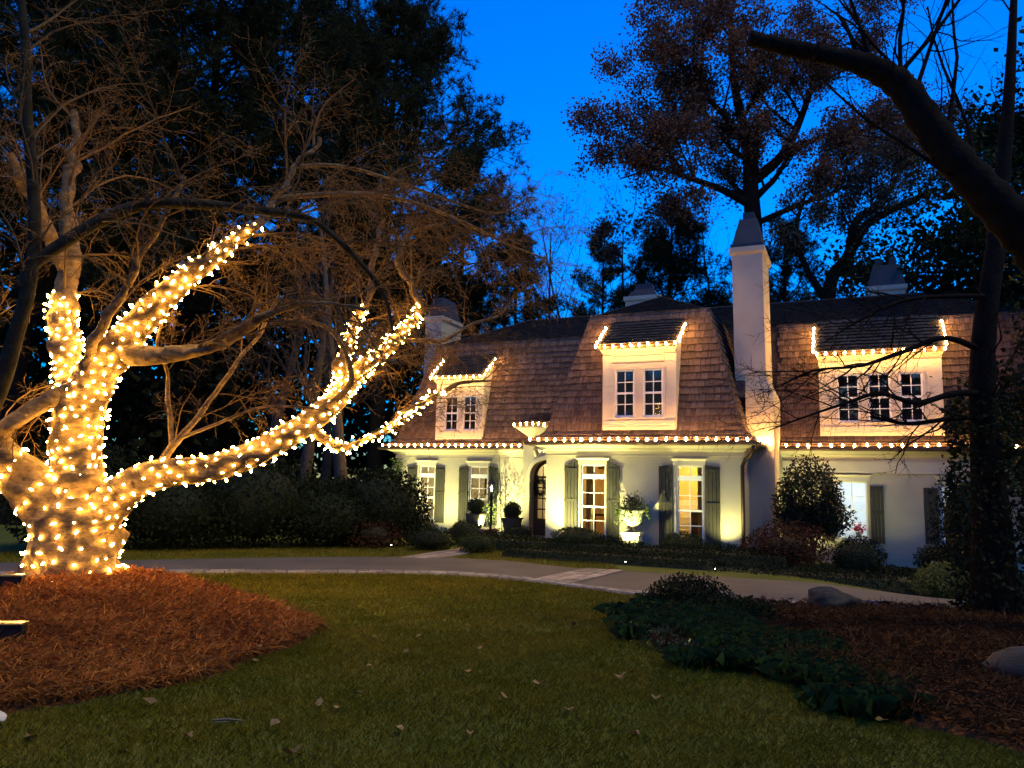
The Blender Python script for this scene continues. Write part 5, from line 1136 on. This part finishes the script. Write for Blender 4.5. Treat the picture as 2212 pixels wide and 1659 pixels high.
B('boxwood_bush', 1250, 1196, 116, 56, .5, 4200, .045, leaf_box, 6, 'broad clipped mound under the left bay window')
B('boxwood_bush', 1483, 1204, 104, 46, .5, 3800, .045, leaf_box, 7, 'broad clipped mound under the right bay window')
B('boxwood_bush', 1866, 1232, 90, 84, .55, 3600, .05, leaf_dark, 8, 'tall clipped dark ball before the right wing wall')
B('nandina_shrub', 1710, 1225, 165, 80, .8, 4600, .07, leaf_red, 9, 'russet leaved shrub at the foot of the tall chimney', .12, .22)
B('feathery_shrub', 2058, 1275, 90, 62, .5, 3000, .07, M('yellow_green_leaf', (.11, .13, .03), .6, var=.4, trans=.3), 10, 'feathery yellow green shrub lit from below near the ivy clad tree', .1, .15)
B('dark_shrub', 2040, 1222, 70, 62, .5, 2400, .06, leaf_dark, 13, 'dark shrub under the second right wing window')
B('dark_shrub', 2120, 1240, 120, 230, .7, 3600, .08, leaf_dark, 14, 'tall dark conifer like shrub at the end window of the right wing', .1, .1)
# low hedges along the drive
def hedge(s0, s1, t, dep, h, n, size, mat, seed, label, z=0):
    rg = np.random.default_rng(seed); c = hw((s0 + s1) / 2, t); p = empty('low_hedge', (c.x, c.y, gz(c.x, c.y)), -TH, label=label, cat='hedge'); L = s1 - s0
    P = np.c_[rg.uniform(-L / 2, L / 2, n), rg.uniform(-dep / 2, dep / 2, n), rg.uniform(0, 1, n) ** .45]; e = 1 - (2 * np.abs(P[:, 1]) / dep) ** 4 * .45
    P[:, 2] *= h * e * (1 + .16 * np.sin(P[:, 0] * 2.3 + seed) + .10 * np.sin(P[:, 0] * 6.1)); np_obj('foliage', *leaf_geo(P, rg.uniform(size * .6, size * 1.3, n), rg, .5, (0, 0, .5)), mat, p)
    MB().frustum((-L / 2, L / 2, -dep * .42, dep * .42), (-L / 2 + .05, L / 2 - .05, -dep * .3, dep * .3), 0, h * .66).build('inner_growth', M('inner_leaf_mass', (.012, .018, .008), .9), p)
hedge(-5.9, -2.4, -2.0, 1.5, .36, 9000, .05, leaf_dark, 31, 'low loose hedge from the lamp post to the urn')
hedge(-2.4, 1.2, -2.2, 1.7, .34, 9000, .05, leaf_dark, 32, 'low loose hedge in front of the right bay window')
hedge(-4.8, -.2, -3.6, 1.0, .25, 7000, .05, leaf_dark, 33, 'knee high ground hugging hedge along the drive edge')
hedge(1.2, 6.4, -1.2, 2.0, .30, 9000, .06, leaf_dark, 34, 'dark low hedge before the right wing')
hedge(-.2, 5.6, -3.4, 1.6, .28, 8000, .06, leaf_dark, 35, 'dark low planting between the drive and the right wing hedge')
# taller planting in the right bed
B('dark_shrub', 1500, 1330, 150, 62, .6, 4500, .05, leaf_dark, 41, 'loose dark shrub at the tip of the right bed beside the drive', .12, .2)
B('dark_shrub', 1600, 1350, 120, 42, .5, 3000, .05, leaf_dark, 42, 'lower dark shrub behind the ground cover of the right bed', .12, .2)
# big hedge mass on the left
for k, (px, py, wd, h, nm) in enumerate([(330, 1190, 300, 150, 'behind the lit trunk'), (520, 1188, 260, 190, 'under the long lit limb'), (690, 1186, 250, 130, 'in the middle of the left border'), (800, 1184, 170, 165, 'next to the left wing vine'), (100, 1196, 320, 210, 'at the far left of the border')]):
    g = gp(px, py); D = g.length; B('rhododendron', px, py - 2, wd, h, 1.4, 5200, .11, leaf_dark, 51 + k, 'big dark rounded evergreen shrub ' + nm, .1, .06)
B('nandina_shrub', 800, 1186, 110, 60, .6, 1500, .07, leaf_red, 61, 'dim reddish shrub at the end of the left border', .12, .2)
# glossy evergreen standard beside the chimney
mg = empty('camellia', hw(1.45, .95, gz(7.2, 19)), label='big glossy evergreen shrub on bare stems beside the tall chimney', cat='shrub'); rg = np.random.default_rng(71)
P = np.concatenate([sphere_leaves(7000, (.82, .7, .92), rg, .55, 1.08, .13) + (0, 0, 1.62), sphere_leaves(2500, (.55, .5, .5), rg, .5, 1.1, .15) + (-.35, -.1, 1.1), sphere_leaves(2500, (.5, .5, .5), rg, .5, 1.1, .15) + (.45, -.1, 1.15)]); V, F = leaf_geo(P, rg.uniform(.06, .11, 12000), rg, .5); np_obj('foliage', V, F, M('glossy_leaf', (.007, .012, .004), .4, var=.5, spec=.25, trans=.08), mg)
T = Tubes()
for k in range(7):
    a = k * .9; T.add(np.array([[.06 * math.cos(a), .06 * math.sin(a), -.1], [.16 * math.cos(a), .16 * math.sin(a), .5], [.4 * math.cos(a), .4 * math.sin(a), 1.1], [.6 * math.cos(a), .6 * math.sin(a), 1.8]]), [.028, .024, .018, .008], 6)
T.obj('stem', bark_d, mg)
P = np.c_[rg.normal(0, .3, 420), rg.normal(0, .25, 420), rg.uniform(.2, .9, 420)]; np_obj('low_leaves', *leaf_geo(P, .07, rg, .5), leaf_mid, mg)
# espalier beside the left wing window, and the vine on the end of the wing
es = empty('espalier_tree', hw(-7.85, 2.72, 0), -TH, label='slender twiggy espalier climbing the wall between window and door', cat='tree'); T = Tubes(); tips = []; rg = np.random.default_rng(72)
ep = dict(prm); ep.update(seg=[8, 4, 3], trop=[(0, 0, .2), (0, -.02, .15), (0, 0, 0)], kids=[12, 5], start=[.2, .1], len=[.2, .5], sides=[5, 3, 3], wander=[.04, .14, .2], rmin=.0035, ang=[.8, .7], rk=[.5, .6], taper=[.8, .8, .7])
grow(T, tips, (0, 0, -.05), (0, 0, 1), 2.55, .02, 0, ep, rg); T.obj('stem', bark_d, es)
P = np.array([t[0] for t in tips]); P = np.repeat(P, 4, 0) + rg.normal(size=(len(P) * 4, 3)) * (.07, .03, .07); np_obj('foliage', *leaf_geo(P, .045, rg, .6), leaf_mid, es)
vi = empty('wall_vine', hw(-11.98, 2.9, 0), -TH, label='leafy vine climbing the outer end of the left wing', cat='vine'); n = 1500; P = np.c_[rg.normal(0, .16, n), rg.uniform(-.16, .03, n), rg.uniform(0, 1, n) ** 1.2 * 2.4]
np_obj('foliage', *leaf_geo(P, rg.uniform(.05, .10, n), rg, .5), leaf_mid, vi); MB().tube([(0, 0, -.05), (.05, -.03, .8), (-.05, -.02, 1.6), (.05, -.02, 2.3)], [.03, .025, .02, .01], 6).build('stem', bark_d, vi)
sh = empty('lit_shrub', hw(-8.15, 2.2, 0), label='sparse shrub lit bright green between the planters', cat='shrub'); P = rg.normal(size=(700, 3)) * (.3, .2, .3) + (0, 0, .85); np_obj('foliage', *leaf_geo(P, .06, rg, .5), leaf_mid, sh); MB().tube([(0, 0, -.05), (0, 0, .5), (.08, 0, 1.0)], [.02, .015, .008], 5).build('stem', bark_d, sh)

# ------------------------------------------------------------------ small path lights in the border
def path_light(px, py, label, k=.3):
    g = gp(px, py); p = empty('path_light', (g.x, g.y, gz(g.x, g.y)), label=label, cat='garden light'); p.scale = (k, k, k)
    MB().tube([(0, 0, -.05), (0, 0, .34)], .010, 6).build('stake', bronze, p); MB().lathe([(.012, .42), (.05, .40), (.10, .36), (.095, .355), (.03, .37)], 14).build('shade', bronze, p, True)
    MB().lathe([(.004, .30), (.03, .31), (.032, .345), (.02, .365)], 10).build('bulb', M('path_bulb', (1, 1, .95), .4, emit=(.95, 1, .9), estr=9), p, True)
path_light(352, 1180, 'small bright path light in front of the shrub behind the lit trunk', 1.0); path_light(590, 1172, 'tiny path light under the long lit limb'); path_light(845, 1186, 'tiny path light beside the vine end of the left wing')
path_light(1351, 1224, 'small path light in the low hedge below the urn'); path_light(1545, 1240, 'small path light in the low planting before the bay downpipe'); path_light(1963, 1246, 'small path light before the right wing plinth')
